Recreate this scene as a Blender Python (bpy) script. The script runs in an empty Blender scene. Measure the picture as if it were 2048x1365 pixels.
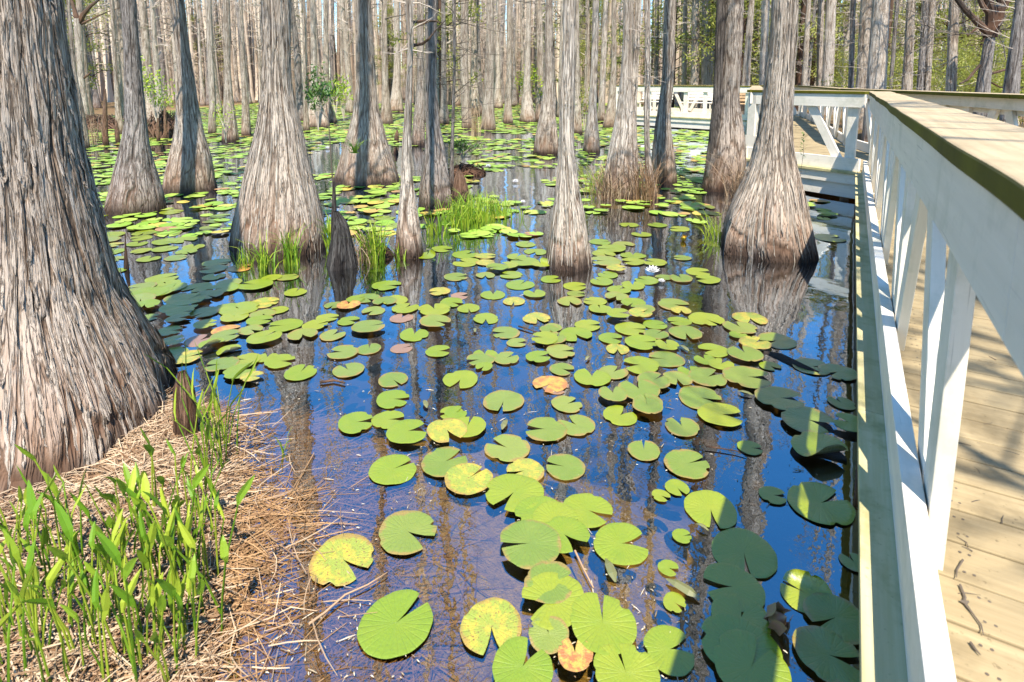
import bpy, math, random
import numpy as np
from mathutils import Vector, noise as mnoise
rad = math.radians
S = bpy.context.scene
COL = S.collection

# ---------------------------------------------------------------- camera, sky, sun
CAM_H = 1.68; PITCH = rad(8.15); YAW = rad(30.46); FPX = 1151.0; CX = 1024.0; CY = 329.0
cd = bpy.data.cameras.new('camera'); cam = bpy.data.objects.new('camera', cd); COL.objects.link(cam)
cam.location = (0, 0, CAM_H); cam.rotation_euler = (rad(90) - PITCH, 0, YAW)
cd.sensor_width = 36; cd.lens = FPX / 2048 * 36; cd.shift_y = -(682.5 - CY) / 2048
cd.clip_start = 0.05; cd.clip_end = 900
cd.dof.use_dof = True; cd.dof.focus_distance = 5.5; cd.dof.aperture_fstop = 5.6
S.camera = cam
SUN = Vector((-.34, .51, -1)).normalized()
w = bpy.data.worlds.new("World"); S.world = w; w.use_nodes = True
nt = w.node_tree; bg = nt.nodes['Background']
sky = nt.nodes.new('ShaderNodeTexSky'); sky.sky_type = 'NISHITA'; sky.sun_disc = False
sky.sun_elevation = math.asin(-SUN.z); sky.sun_rotation = math.atan2(-SUN.x, -SUN.y)
sky.air_density = 1.0; sky.dust_density = 0.3; sky.ozone_density = 3.0
hs = nt.nodes.new('ShaderNodeHueSaturation'); hs.inputs['Saturation'].default_value = 1.32; hs.inputs['Hue'].default_value = .495; nt.links.new(sky.outputs[0], hs.inputs['Color'])
nt.links.new(hs.outputs[0], bg.inputs[0]); bg.inputs[1].default_value = 0.15
sd = bpy.data.lights.new('sun', 'SUN'); sd.energy = 4.6; sd.angle = rad(.5); sd.color = (1, .92, .79)
so = bpy.data.objects.new('sun', sd); COL.objects.link(so); so.rotation_euler = SUN.to_track_quat('-Z', 'Y').to_euler()
so.location = (3, -5, 20)
S.view_settings.view_transform = 'Standard'; S.view_settings.look = 'None'
S.view_settings.exposure = 1.18; S.view_settings.gamma = 1
S.render.engine = 'CYCLES'
try:
    S.cycles.max_bounces = 6; S.cycles.diffuse_bounces = 3; S.cycles.glossy_bounces = 3
    S.cycles.transparent_max_bounces = 8; S.cycles.caustics_reflective = False; S.cycles.caustics_refractive = False
except Exception: pass

# camera maths: used to turn measured points of the photograph into places in the world
Fv = np.array([-math.sin(YAW) * math.cos(PITCH), math.cos(YAW) * math.cos(PITCH), -math.sin(PITCH)])
Rv = np.array([math.cos(YAW), math.sin(YAW), 0.]); Uv = np.cross(Rv, Fv)
FH = np.array([-math.sin(YAW), math.cos(YAW)]); RH = np.array([math.cos(YAW), math.sin(YAW)])
C0 = np.array([0, 0, CAM_H])
def ray(px, py): return Fv + Rv * (px - CX) / FPX - Uv * (py - CY) / FPX
def at(px, py, z=0.):
    d = ray(px, py); return C0 + d * ((z - CAM_H) / d[2])
def atD(px, py, D):
    d = ray(px, py); return C0 + d * (D / (d[:2] @ FH))
def proj(x, y, z=0.):
    d = np.array([x, y, z]) - C0; k = d @ Fv
    return (CX + FPX * (d @ Rv) / k, CY - FPX * (d @ Uv) / k)
def rf(x, y): return RH[0] * x + RH[1] * y, FH[0] * x + FH[1] * y     # right / forward metres
def xy(r, f): return RH * r + FH * f

# ---------------------------------------------------------------- helpers
def tag(o, label=None, cat=None, group=None, kind=None):
    if label: o['label'] = label
    if cat: o['category'] = cat
    if group: o['group'] = group
    if kind: o['kind'] = kind
    return o
def empty(name, loc=(0, 0, 0), rz=0):
    o = bpy.data.objects.new(name, None); COL.objects.link(o); o.location = loc; o.rotation_euler = (0, 0, rz)
    o.empty_display_size = .1; return o
def link(name, mesh, parent=None, loc=(0, 0, 0)):
    o = bpy.data.objects.new(name, mesh); COL.objects.link(o); o.location = loc
    if parent: o.parent = parent
    return o
ORD = ['first', 'second', 'third', 'fourth', 'fifth', 'sixth', 'seventh', 'eighth', 'ninth', 'tenth', 'eleventh', 'twelfth',
       'thirteenth', 'fourteenth', 'fifteenth', 'sixteenth', 'seventeenth', 'eighteenth', 'nineteenth', 'twentieth']

class MB:
    """collects shapes; build() links them as one mesh object"""
    def __init__(s): s.v = []; s.f = []; s.uv = []; s.rn = []; s.mi = []; s.m = 0
    def face(s, idx, uv=None, rn=0.):
        s.f.append(idx); s.uv.extend(uv if uv else [(0, 0)] * len(idx)); s.rn.append(rn); s.mi.append(s.m)
    def box(s, o, u, v, w_, rn=None, jit=0.):
        o, u, v, w_ = map(np.array, (o, u, v, w_)); b = len(s.v)
        rn = random.random() if rn is None else rn
        for k in range(8):
            p = o + u * (k & 1) + v * ((k >> 1) & 1) + w_ * ((k >> 2) & 1); s.v.append(tuple(p))
        L = [np.linalg.norm(a) for a in (u, v, w_)]
        ax = int(np.argmax(L)); of = rn * 37
        def co(k, n):     # uv: along the longest side, across the rest
            c = [(k & 1) * L[0], ((k >> 1) & 1) * L[1], ((k >> 2) & 1) * L[2]]
            oth = [c[i] for i in range(3) if i != ax]
            return (c[ax] + of, oth[0] + oth[1] + of * .3)
        for q in ((0, 2, 3, 1), (4, 5, 7, 6), (0, 1, 5, 4), (2, 6, 7, 3), (0, 4, 6, 2), (1, 3, 7, 5)):
            s.face([b + k for k in q], [co(k, 0) for k in q], rn)
    def tube(s, pts, rr, n=5, cap=True, rn=0.):
        pts = [np.array(p, float) for p in pts]; b = len(s.v); m = len(pts); t = None
        for i, p in enumerate(pts):
            d = pts[min(i + 1, m - 1)] - pts[max(i - 1, 0)]; d /= (np.linalg.norm(d) + 1e-9)
            if t is None:
                t = np.cross(d, (0.3, .2, 1) if abs(d[2]) < .9 else (1, .1, 0))
            t = t - d * (t @ d); t /= (np.linalg.norm(t) + 1e-9); q = np.cross(d, t)
            r = rr[i] if hasattr(rr, '__len__') else rr
            for k in range(n):
                a = 2 * math.pi * k / n; s.v.append(tuple(p + (t * math.cos(a) + q * math.sin(a)) * r))
        for i in range(m - 1):
            for k in range(n):
                k2 = (k + 1) % n
                s.face([b + i * n + k, b + i * n + k2, b + (i + 1) * n + k2, b + (i + 1) * n + k],
                       [(k / n * .1, i * .3), ((k + 1) / n * .1, i * .3), ((k + 1) / n * .1, i * .3 + .3), (k / n * .1, i * .3 + .3)], rn)
        if cap: s.face([b + (m - 1) * n + k for k in range(n)], None, rn)
    def strip(s, pts, wid, side, fold=0., rn=0., n_hat=None):
        """leaf blade along pts, half width wid[i], across `side`; a shallow V when fold"""
        b = len(s.v); side = np.array(side, float); m = len(pts)
        for i, p in enumerate(pts):
            p = np.array(p, float); d = np.array(pts[min(i + 1, m - 1)], float) - np.array(pts[max(i - 1, 0)], float)
            nn = np.cross(side, d); nn /= (np.linalg.norm(nn) + 1e-9)
            s.v.append(tuple(p - side * wid[i] + nn * fold * wid[i])); s.v.append(tuple(p)); s.v.append(tuple(p + side * wid[i] + nn * fold * wid[i]))
        for i in range(m - 1):
            a = b + i * 3
            s.face([a, a + 1, a + 4, a + 3], [(0, i), (.5, i), (.5, i + 1), (0, i + 1)], rn)
            s.face([a + 1, a + 2, a + 5, a + 4], [(.5, i), (1, i), (1, i + 1), (.5, i + 1)], rn)
    def mesh(s, name, mats, smooth=False):
        me = bpy.data.meshes.new(name); me.from_pydata(s.v, [], s.f)
        uv = me.uv_layers.new(name='UVMap'); uv.data.foreach_set('uv', np.array(s.uv, dtype=np.float32).ravel())
        a = me.attributes.new('rnd', 'FLOAT', 'FACE'); a.data.foreach_set('value', np.array(s.rn, dtype=np.float32))
        for m in (mats if isinstance(mats, (list, tuple)) else [mats]): me.materials.append(m)
        me.polygons.foreach_set('material_index', np.array(s.mi, dtype=np.int32))
        if smooth: me.polygons.foreach_set('use_smooth', np.ones(len(s.f), dtype=bool))
        me.update(); return me
    def build(s, name, mats, parent=None, smooth=False, bevel=0):
        o = link(name, s.mesh(name, mats, smooth), parent)
        if bevel:
            m = o.modifiers.new('bevel', 'BEVEL'); m.width = bevel; m.segments = 2; m.limit_method = 'ANGLE'
        return o

# value noise on arrays; periodic in x when per is given
def vnoise(x, y, seed=0, per=None):
    rs = np.random.RandomState(seed); T = rs.rand(256, 256)
    xi = np.floor(x).astype(int); yi = np.floor(y).astype(int); fx = x - xi; fy = y - yi
    fx = fx * fx * (3 - 2 * fx); fy = fy * fy * (3 - 2 * fy)
    P = per or 256
    a = T[(xi % P) % 256, yi % 256]; b = T[((xi + 1) % P) % 256, yi % 256]
    c = T[(xi % P) % 256, (yi + 1) % 256]; d = T[((xi + 1) % P) % 256, (yi + 1) % 256]
    return (a * (1 - fx) + b * fx) * (1 - fy) + (c * (1 - fx) + d * fx) * fy
def fbm(x, y, seed=0, o=4):
    s = 0; a = .5; t = 0
    for i in range(o): s = s + a * vnoise(x * 2 ** i, y * 2 ** i, seed + i); t += a; a *= .5
    return s / t

# ---------------------------------------------------------------- materials
class N:
    def __init__(s, name):
        s.m = bpy.data.materials.new(name); s.m.use_nodes = True; s.t = s.m.node_tree; s.b = s.t.nodes['Principled BSDF']
        s.out = s.t.nodes['Material Output']
    def n(s, ty, **k):
        o = s.t.nodes.new('ShaderNode' + ty)
        for a, v in k.items(): setattr(o, a, v)
        return o
    def l(s, a, b): s.t.links.new(a, b)
    def inp(s, sock, v):
        if hasattr(v, 'is_output') or isinstance(v, bpy.types.NodeSocket): s.l(v, sock)
        else: sock.default_value = v
    def noise(s, vec, scale, detail=4, rough=.55, dist=0):
        o = s.n('TexNoise'); s.l(vec, o.inputs['Vector']); o.inputs['Scale'].default_value = scale
        o.inputs['Detail'].default_value = detail; o.inputs['Roughness'].default_value = rough; o.inputs['Distortion'].default_value = dist
        return o.outputs['Fac']
    def mapv(s, vec, sc=(1, 1, 1), loc=(0, 0, 0)):
        o = s.n('Mapping'); s.l(vec, o.inputs[0]); o.inputs['Scale'].default_value = sc; o.inputs['Location'].default_value = loc
        return o.outputs[0]
    def ramp(s, fac, stops, mode='LINEAR'):
        o = s.n('ValToRGB'); s.inp(o.inputs[0], fac); cr = o.color_ramp; cr.interpolation = mode
        while len(cr.elements) > 1: cr.elements.remove(cr.elements[-1])
        for i, (p, c) in enumerate(stops):
            e = cr.elements[0] if i == 0 else cr.elements.new(p)
            e.position = p; e.color = (c, c, c, 1) if not hasattr(c, '__len__') else (*c, 1)
        return o.outputs[0]
    def mix(s, fac, a, b, bt='MIX'):
        o = s.n('Mix', data_type='RGBA', blend_type=bt); s.inp(o.inputs['Factor'], fac)
        s.inp(o.inputs[6], a if not isinstance(a, tuple) else (*a, 1)); s.inp(o.inputs[7], b if not isinstance(b, tuple) else (*b, 1))
        return o.outputs[2]
    def math(s, op, a, b=0., c=None, clamp=False):
        o = s.n('Math', operation=op, use_clamp=clamp); s.inp(o.inputs[0], a); s.inp(o.inputs[1], b)
        if c is not None: s.inp(o.inputs[2], c)
        return o.outputs[0]
    def mr(s, v, a, b, c=0., d=1.):
        o = s.n('MapRange'); s.inp(o.inputs[0], v)
        for i, q in enumerate((a, b, c, d)): o.inputs[i + 1].default_value = q
        return o.outputs[0]
    def bump(s, h, strength=.5, dist=.01):
        o = s.n('Bump'); s.l(h, o.inputs['Height']); o.inputs['Strength'].default_value = strength; o.inputs['Distance'].default_value = dist
        s.l(o.outputs[0], s.b.inputs['Normal']); return o
    def attr(s, name): return s.n('Attribute', attribute_name=name).outputs['Fac']
    def uvo(s): return s.n('UVMap').outputs[0]
    def obj(s): return s.n('TexCoord').outputs['Object']
    def gen(s): return s.n('NewGeometry')
    def base(s, c, rough=.7, spec=.3):
        s.inp(s.b.inputs['Base Color'], c if not isinstance(c, tuple) else (*c, 1)); s.inp(s.b.inputs['Roughness'], rough)
        s.b.inputs['Specular IOR Level'].default_value = spec

def m_bark(name, pale=(.56, .475, .39), mid=(.32, .25, .19), dark=(.04, .026, .02), red=(.36, .19, .11), redf=.5, wet=True, lichen=.4):
    m = N(name); uv = m.uvo(); sx = m.n('SeparateXYZ'); m.l(uv, sx.inputs[0]); v = sx.outputs[1]
    wv = m.noise(m.mapv(uv, (3, 1.2, 1)), 1, 2); wo = m.n('VectorMath', operation='MULTIPLY_ADD')
    m.l(wv, wo.inputs[0]); wo.inputs[1].default_value = (.05, 0, 0); m.l(uv, wo.inputs[2]); uw = wo.outputs[0]
    n1 = m.noise(m.mapv(uw, (40, 2.6, 1)), 1, 7, .62); n2 = m.noise(m.mapv(uw, (170, 9, 1)), 1, 3, .6)
    nA = m.noise(m.mapv(uw, (27, 1.5, 1)), 1, 3, .55, .15); nB = m.noise(m.mapv(uw, (70, 4.2, 1)), 1, 3, .55, .1); wA = m.mr(n1, .35, .65, .012, .05)
    crA = m.math('DIVIDE', m.math('ABSOLUTE', m.math('SUBTRACT', nA, .5)), wA, None, True); crB = m.mr(m.math('ABSOLUTE', m.math('SUBTRACT', nB, .5)), 0, .035)
    rid = m.math('MULTIPLY', crA, m.math('MULTIPLY_ADD', crB, .5, .5))
    n3 = m.noise(m.mapv(m.obj(), (1.6, 1.6, .7)), 1, 3)
    h = m.math('MULTIPLY', m.attr('fis'), m.math('MULTIPLY_ADD', rid, .72, .28)); h = m.math('MULTIPLY', h, m.mr(n1, .3, .62, .72, 1.08))
    h2 = m.math('ADD', h, m.math('MULTIPLY', m.math('SUBTRACT', n2, .5), .5))
    c = m.ramp(h2, [(.08, dark), (.3, tuple(.4 * a + .6 * b for a, b in zip(dark, mid))), (.52, mid), (.8, pale)])
    lich = m.mr(m.noise(m.mapv(uv, (9, 5, 1)), 1, 5, .7), .56, .7)
    c = m.mix(m.math('MULTIPLY', lich, lichen), c, (.58, .54, .50))
    rm = m.math('MULTIPLY', m.mr(v, 1.3, .0), m.mr(n3, .4, .62)); rm = m.math('MAXIMUM', m.math('MULTIPLY', rm, redf * 1.4), m.math('MULTIPLY', m.mr(n3, .56, .75), redf * .35))
    c = m.mix(m.math('MINIMUM', rm, .8), c, red, 'MIX') if False else m.mix(m.math('MINIMUM', rm, .8), c, m.mix(.62, c, red))
    if wet:
        vb = m.math('ADD', v, m.math('MULTIPLY', m.math('SUBTRACT', n1, .5), .22))
        c = m.mix(m.mr(vb, .6, .16, 0, .65), c, m.mix(.5, c, (.17, .075, .035)))
        c = m.mix(m.mr(vb, .20, .04, 0, .93), c, (.035, .02, .014))
    oi = m.n('ObjectInfo'); c = m.mix(m.mr(oi.outputs['Random'], 0, 1, 0, .22), c, (.2, .15, .12))
    m.base(c, .85, .15); hh = m.math('ADD', h, m.math('MULTIPLY', n2, .45)); m.bump(hh, 1., .022)
    return m.m
def m_paint():
    m = N('white_paint'); uv = m.uvo(); g = m.noise(m.mapv(uv, (1.2, 26, 1)), 1, 6, .6); sp = m.noise(m.mapv(uv, (7, 9, 1)), 1, 4, .6)
    c = m.mix(m.mr(g, .35, .7), (.80, .735, .63), (.70, .645, .55)); c = m.mix(m.mr(sp, .62, .78, 0, .5), c, (.48, .45, .33))
    kn = m.n('TexVoronoi'); m.l(m.mapv(uv, (4, 4, 1)), kn.inputs['Vector']); kn.inputs['Scale'].default_value = 1
    c = m.mix(m.mr(kn.outputs['Distance'], .022, .012, 0, .85), c, (.09, .075, .06)); gr = m.noise(m.mapv(m.obj(), (1, 1, 1)), 2.7, 6, .7); c = m.mix(m.mr(gr, .50, .72, 0, .7), c, (.42, .42, .31)); ck = m.noise(m.mapv(uv, (2.2, 90, 1)), 1, 3, .5); c = m.mix(m.mr(ck, .66, .72, 0, .6), c, (.34, .30, .25))
    m.base(c, .5, .35); m.bump(g, .25, .003); return m.m
def m_wood(name, a, b, dirt, df=.5, scale=1., side=None):
    m = N(name); uv = m.uvo(); g = m.noise(m.mapv(uv, (1.5, 38, 1)), 1, 6, .65); lo = m.noise(m.mapv(m.obj(), (1, 1, 1)), 3.1 * scale, 5, .65)
    r = m.attr('rnd'); c = m.mix(m.mr(g, .32, .7), a, b); c = m.mix(m.math('MULTIPLY', r, .35), c, tuple(x * .62 for x in b))
    c = m.mix(m.mr(lo, .48, .68, 0, df), c, dirt)
    sp = m.noise(m.mapv(m.obj(), (1, 1, 1)), 55, 3, .6); c = m.mix(m.mr(sp, .64, .74, 0, .5), c, tuple(x * .4 for x in dirt))
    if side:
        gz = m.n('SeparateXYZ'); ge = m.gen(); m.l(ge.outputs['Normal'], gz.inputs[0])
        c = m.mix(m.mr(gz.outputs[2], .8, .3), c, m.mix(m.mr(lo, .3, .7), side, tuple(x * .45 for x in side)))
    m.base(c, .75, .2); m.bump(g, .35, .004); return m.m
def m_pad(name, c1, c2, spot, sf=.0, yel=None, yf=0.):
    m = N(name); ob = m.obj(); oi = m.n('ObjectInfo').outputs['Random']
    off = m.n('VectorMath', operation='ADD'); m.l(ob, off.inputs[0])
    cb = m.n('CombineXYZ'); m.l(m.math('MULTIPLY', oi, 91.), cb.inputs[0]); m.l(cb.outputs[0], off.inputs[1]); oo = off.outputs[0]
    lo = m.noise(oo, 1.4, 3); c = m.mix(m.mr(m.math('ADD', m.math('MULTIPLY', lo, .6), m.math('MULTIPLY', oi, .5)), .3, .8), c1, c2)
    if yel:
        p = m.noise(oo, 2.2, 5, .65); c = m.mix(m.mr(p, .5 - .12 * yf, .62 - .12 * yf), c, yel)
    sx = m.n('SeparateXYZ'); m.l(ob, sx.inputs[0]); an = m.math('ARCTAN2', sx.outputs[1], sx.outputs[0])
    ve = m.math('POWER', m.math('ABSOLUTE', m.math('COSINE', m.math('MULTIPLY', an, 13.))), 26.)
    ln = m.n('VectorMath', operation='LENGTH'); m.l(ob, ln.inputs[0]); rr = ln.outputs['Value']
    c = m.mix(m.math('MULTIPLY', m.math('MULTIPLY', ve, m.mr(rr, 1, .05)), .12), c, tuple(min(1, x * 1.5 + .04) for x in c1))
    sp = m.noise(oo, 13, 4, .7); th = .72 - .16 * sf
    c = m.mix(m.mr(sp, th, th + .05, 0, .95), c, spot)
    if sf > .3:
        ed = m.math('ADD', rr, m.math('MULTIPLY', m.math('SUBTRACT', lo, .5), .9)); c = m.mix(m.mr(ed, .86, 1.0, 0, .6), c, tuple(.5 * a + .5 * b for a, b in zip(spot, (.5, .25, .06))))
    ge = m.gen(); c = m.mix(ge.outputs['Backfacing'], c, (.16, .16, .05))
    m.base(c, .36, .6); m.b.inputs['Coat Weight'].default_value = .85; m.b.inputs['Coat IOR'].default_value = 1.8; m.b.inputs['Coat Roughness'].default_value = .3; m.b.inputs['Coat Tint'].default_value = (1, 1, 1, 1); m.bump(m.math('ADD', m.math('MULTIPLY', ve, -.16), m.math('MULTIPLY', m.noise(oo, 9, 3), .35)), .35, .03)
    return m.m
def m_flat(name, c1, c2, rough=.6, scale=6., spec=.3, trans=0., byface=False):
    m = N(name); f = m.noise(m.obj(), scale, 4)
    if byface: f = m.math('ADD', m.math('MULTIPLY', m.attr('rnd'), .7), m.math('MULTIPLY', f, .3))
    m.base(m.mix(m.mr(f, .25, .75), c1, c2), rough, spec)
    if trans:
        tr = m.n('BsdfTranslucent'); m.l(m.mix(.5, c1, c2), tr.inputs[0]); mx = m.n('MixShader'); mx.inputs[0].default_value = trans
        m.l(m.b.outputs[0], mx.inputs[1]); m.l(tr.outputs[0], mx.inputs[2]); m.l(mx.outputs[0], m.out.inputs[0])
    return m.m

BARK = m_bark('cypress_bark')
BARKG = m_bark('shaggy_dark_bark', (.47, .39, .32), (.24, .18, .135), (.03, .02, .015), redf=.45)
BARKD = m_bark('dark_bark', (.36, .32, .29), (.19, .16, .14), (.03, .022, .018), redf=.2)
BARKP = m_bark('pale_bark', (.64, .56, .475), (.42, .34, .27), (.06, .045, .035), redf=.45)
ROT = m_bark('rotten_bark', (.26, .17, .12), (.15, .085, .055), (.03, .018, .012), redf=.8, lichen=.1)
BLACK = m_bark('black_bark', (.09, .085, .08), (.04, .035, .033), (.012, .01, .01), red=(.04, .03, .025), redf=.1, wet=False, lichen=.03)
TWIG = m_flat('grey_twig', (.56, .48, .40), (.30, .245, .20), .85, 3.)
TWIGD = m_flat('dark_twig', (.16, .13, .10), (.07, .055, .045), .85, 3.)
PAINT = m_paint()
DECK = m_wood('deck_board_wood', (.41, .325, .19), (.285, .22, .125), (.13, .10, .055), .7)
LEDGE = m_wood('mossy_ledge_wood', (.60, .52, .31), (.45, .40, .20), (.20, .20, .06), .6, 1.7)
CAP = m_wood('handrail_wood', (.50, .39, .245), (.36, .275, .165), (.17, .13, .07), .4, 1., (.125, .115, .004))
PILE = m_wood('piling_wood', (.30, .16, .08), (.18, .09, .05), (.06, .035, .02), .6)
BENCHW = m_wood('bench_wood', (.66, .46, .26), (.5, .33, .18), (.3, .2, .1), .3)
PG = m_pad('lily_green', (.17, .25, .004), (.25, .285, .008), (.10, .06, .02), .12)
PM = m_pad('lily_dull_green', (.15, .215, .018), (.22, .26, .035), (.16, .09, .04), .45)
PY = m_pad('lily_yellowing', (.24, .31, .03), (.34, .33, .04), (.16, .06, .025), .9, (.46, .37, .035), .25)
PO = m_pad('lily_orange', (.48, .29, .04), (.50, .36, .06), (.20, .07, .03), .8, (.42, .15, .04), .4)
PR = m_pad('lily_brown', (.26, .15, .10), (.34, .20, .13), (.12, .06, .04), .7)
GRASS = m_flat('fresh_green_blade', (.13, .27, .015), (.38, .47, .045), .45, 4., .4, .3, True)
GRASSY = m_flat('yellow_green_leaf', (.42, .50, .04), (.22, .36, .03), .5, 4., .3, .3, True)
LEAFD = m_flat('dark_green_leaf', (.045, .12, .015), (.11, .20, .03), .4, 5., .5, .2, True)
PINE = m_flat('pine_needles', (.22, .25, .045), (.42, .43, .11), .6, 3., .2, .4, True)
STRAW = m_flat('dead_straw', (.40, .26, .16), (.15, .08, .04), .8, 9., .15, 0, True)
STRAWP = m_flat('pale_dead_reed', (.49, .37, .25), (.17, .10, .055), .8, 9., .15, 0, True)
SUNK = m_flat('sunken_dead_reed', (.36, .22, .11), (.16, .085, .04), .8, 9., .15, 0, True)
PETAL = m_flat('white_petal', (.85, .84, .82), (.78, .76, .78), .5, 3., .3, .3)
YELLOW = m_flat('yellow_stamen', (.75, .5, .04), (.6, .36, .03), .5)
PINK = m_flat('pink_sepal', (.42, .20, .17), (.24, .22, .06), .5, 20.)

def m_ground():
    m = N('swamp_bed'); g = m.n('NewGeometry'); P = g.outputs['Position']; sz = m.n('SeparateXYZ'); m.l(P, sz.inputs[0])
    n1 = m.noise(P, 2.3, 6, .65); n2 = m.noise(P, 26, 6, .7); n3 = m.noise(P, 90, 3, .7)
    mud = m.mix(m.mr(n1, .35, .7), (.46, .32, .13), (.60, .45, .22)); mud = m.mix(m.mr(n2, .4, .7), mud, (.26, .18, .07))
    mud = m.mix(m.mr(n3, .62, .75), mud, (.38, .28, .18))
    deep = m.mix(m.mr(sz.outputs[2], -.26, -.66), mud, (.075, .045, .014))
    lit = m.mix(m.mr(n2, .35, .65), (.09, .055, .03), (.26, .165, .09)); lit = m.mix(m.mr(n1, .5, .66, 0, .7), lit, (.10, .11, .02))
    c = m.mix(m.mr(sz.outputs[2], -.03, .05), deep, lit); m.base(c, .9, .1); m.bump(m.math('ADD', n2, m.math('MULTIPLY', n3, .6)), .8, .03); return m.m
GROUND = m_ground()
def m_water():
    m = N('pond_water'); P = m.n('NewGeometry').outputs['Position']
    a = m.noise(m.mapv(P, (1, 1, 1)), 1.7, 2, .5); b = m.noise(P, 9, 3, .6); h = m.math('ADD', m.math('MULTIPLY', a, .7), m.math('MULTIPLY', b, .09))
    bp = m.n('Bump'); m.l(h, bp.inputs['Height']); bp.inputs['Strength'].default_value = .09; bp.inputs['Distance'].default_value = .1
    fr = m.n('Fresnel'); fr.inputs[0].default_value = 1.33
    fac = m.math('MULTIPLY_ADD', fr.outputs[0], 1.8, .36, True)
    gl = m.n('BsdfGlossy'); gl.inputs['Roughness'].default_value = 0.0; gl.inputs['Color'].default_value = (.76, .86, .98, 1); m.l(bp.outputs[0], gl.inputs['Normal'])
    tr = m.n('BsdfTransparent'); tr.inputs[0].default_value = (.93, .83, .52, 1)
    mx = m.n('MixShader'); m.l(fac, mx.inputs[0]); m.l(tr.outputs[0], mx.inputs[1]); m.l(gl.outputs[0], mx.inputs[2])
    m.l(mx.outputs[0], m.out.inputs[0]); m.t.nodes.remove(m.b); return m.m
WATER = m_water()

# ---------------------------------------------------------------- ground and water
BANK = [(-.5, .5), (-.80, 1.2), (-.97, 1.63), (-1.07, 1.9), (-1.18, 2.2), (-1.34, 2.5), (-1.62, 2.72), (-2.3, 2.9), (-3.2, 3.05), (-6., 3.2), (-20, 3.3)]
def gh(x, y):
    """height of bank, bed and land"""
    r, f = RH[0] * x + RH[1] * y, FH[0] * x + FH[1] * y
    fs = np.array([b[1] for b in BANK]); rs = np.array([b[0] for b in BANK])
    line = np.interp(f, fs, rs); s = r - line                       # >0 : out in the water
    s = np.where(f < .5, r - (-.4 + (.5 - f) * .3), s)
    s = s + (fbm(x * 1.3 + 9, y * 1.3, 5, 3) - .5) * .35
    z = np.where(s < 0, np.minimum(-s * .12, .03 + .01 * np.minimum(-s, 3)), -s * .10 - np.clip(s - 1.4, 0, 2) * .25)
    z = np.maximum(z, -.85)
    Xb = 2.3 - .38 * np.maximum(0, y - 9)
    t = np.clip((x - Xb) / 1.6, 0, 1); t = t * t * (3 - 2 * t); z = z * (1 - t) + t * (.16 + .05 * fbm(x * .3, y * .3, 8, 3) + .006 * np.clip(f, 0, 120))
    D = np.hypot(x, y); t = np.clip((D - 78) / 14, 0, 1); z = z * (1 - t) + t * .5
    return z + (fbm(x * 5, y * 5, 3, 3) - .5) * .035
q = np.linspace(-1, 1, 420); gx = np.sinh(q * 5.2) / math.sinh(5.2) * 330
c0 = xy(-.9, 2.0); GX, GY = np.meshgrid(gx + c0[0], gx + c0[1], indexing='ij'); GZ = gh(GX, GY)
def gridmesh(name, X, Y, Z, mat):
    n, m_ = X.shape; me = bpy.data.meshes.new(name); V = np.stack([X, Y, Z], -1).reshape(-1, 3)
    i = np.arange(n * m_).reshape(n, m_); F = np.stack([i[:-1, :-1], i[1:, :-1], i[1:, 1:], i[:-1, 1:]], -1).reshape(-1, 4)
    me.vertices.add(len(V)); me.vertices.foreach_set('co', V.ravel().astype(np.float32))
    me.loops.add(F.size); me.loops.foreach_set('vertex_index', F.ravel().astype(np.int32))
    me.polygons.add(len(F)); me.polygons.foreach_set('loop_start', np.arange(0, F.size, 4, dtype=np.int32))
    me.polygons.foreach_set('loop_total', np.full(len(F), 4, dtype=np.int32))
    me.update(calc_edges=True); me.polygons.foreach_set('use_smooth', np.ones(len(F), dtype=bool)); me.materials.append(mat); return me
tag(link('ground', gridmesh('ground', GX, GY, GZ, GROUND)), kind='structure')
wm = MB(); R_ = 110
wm.v = [(R_ * math.cos(a), R_ * math.sin(a), 0) for a in np.linspace(0, 2 * math.pi, 65)[:-1]]; wm.face(list(range(64)))
tag(wm.build('water', WATER), kind='structure')

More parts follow.
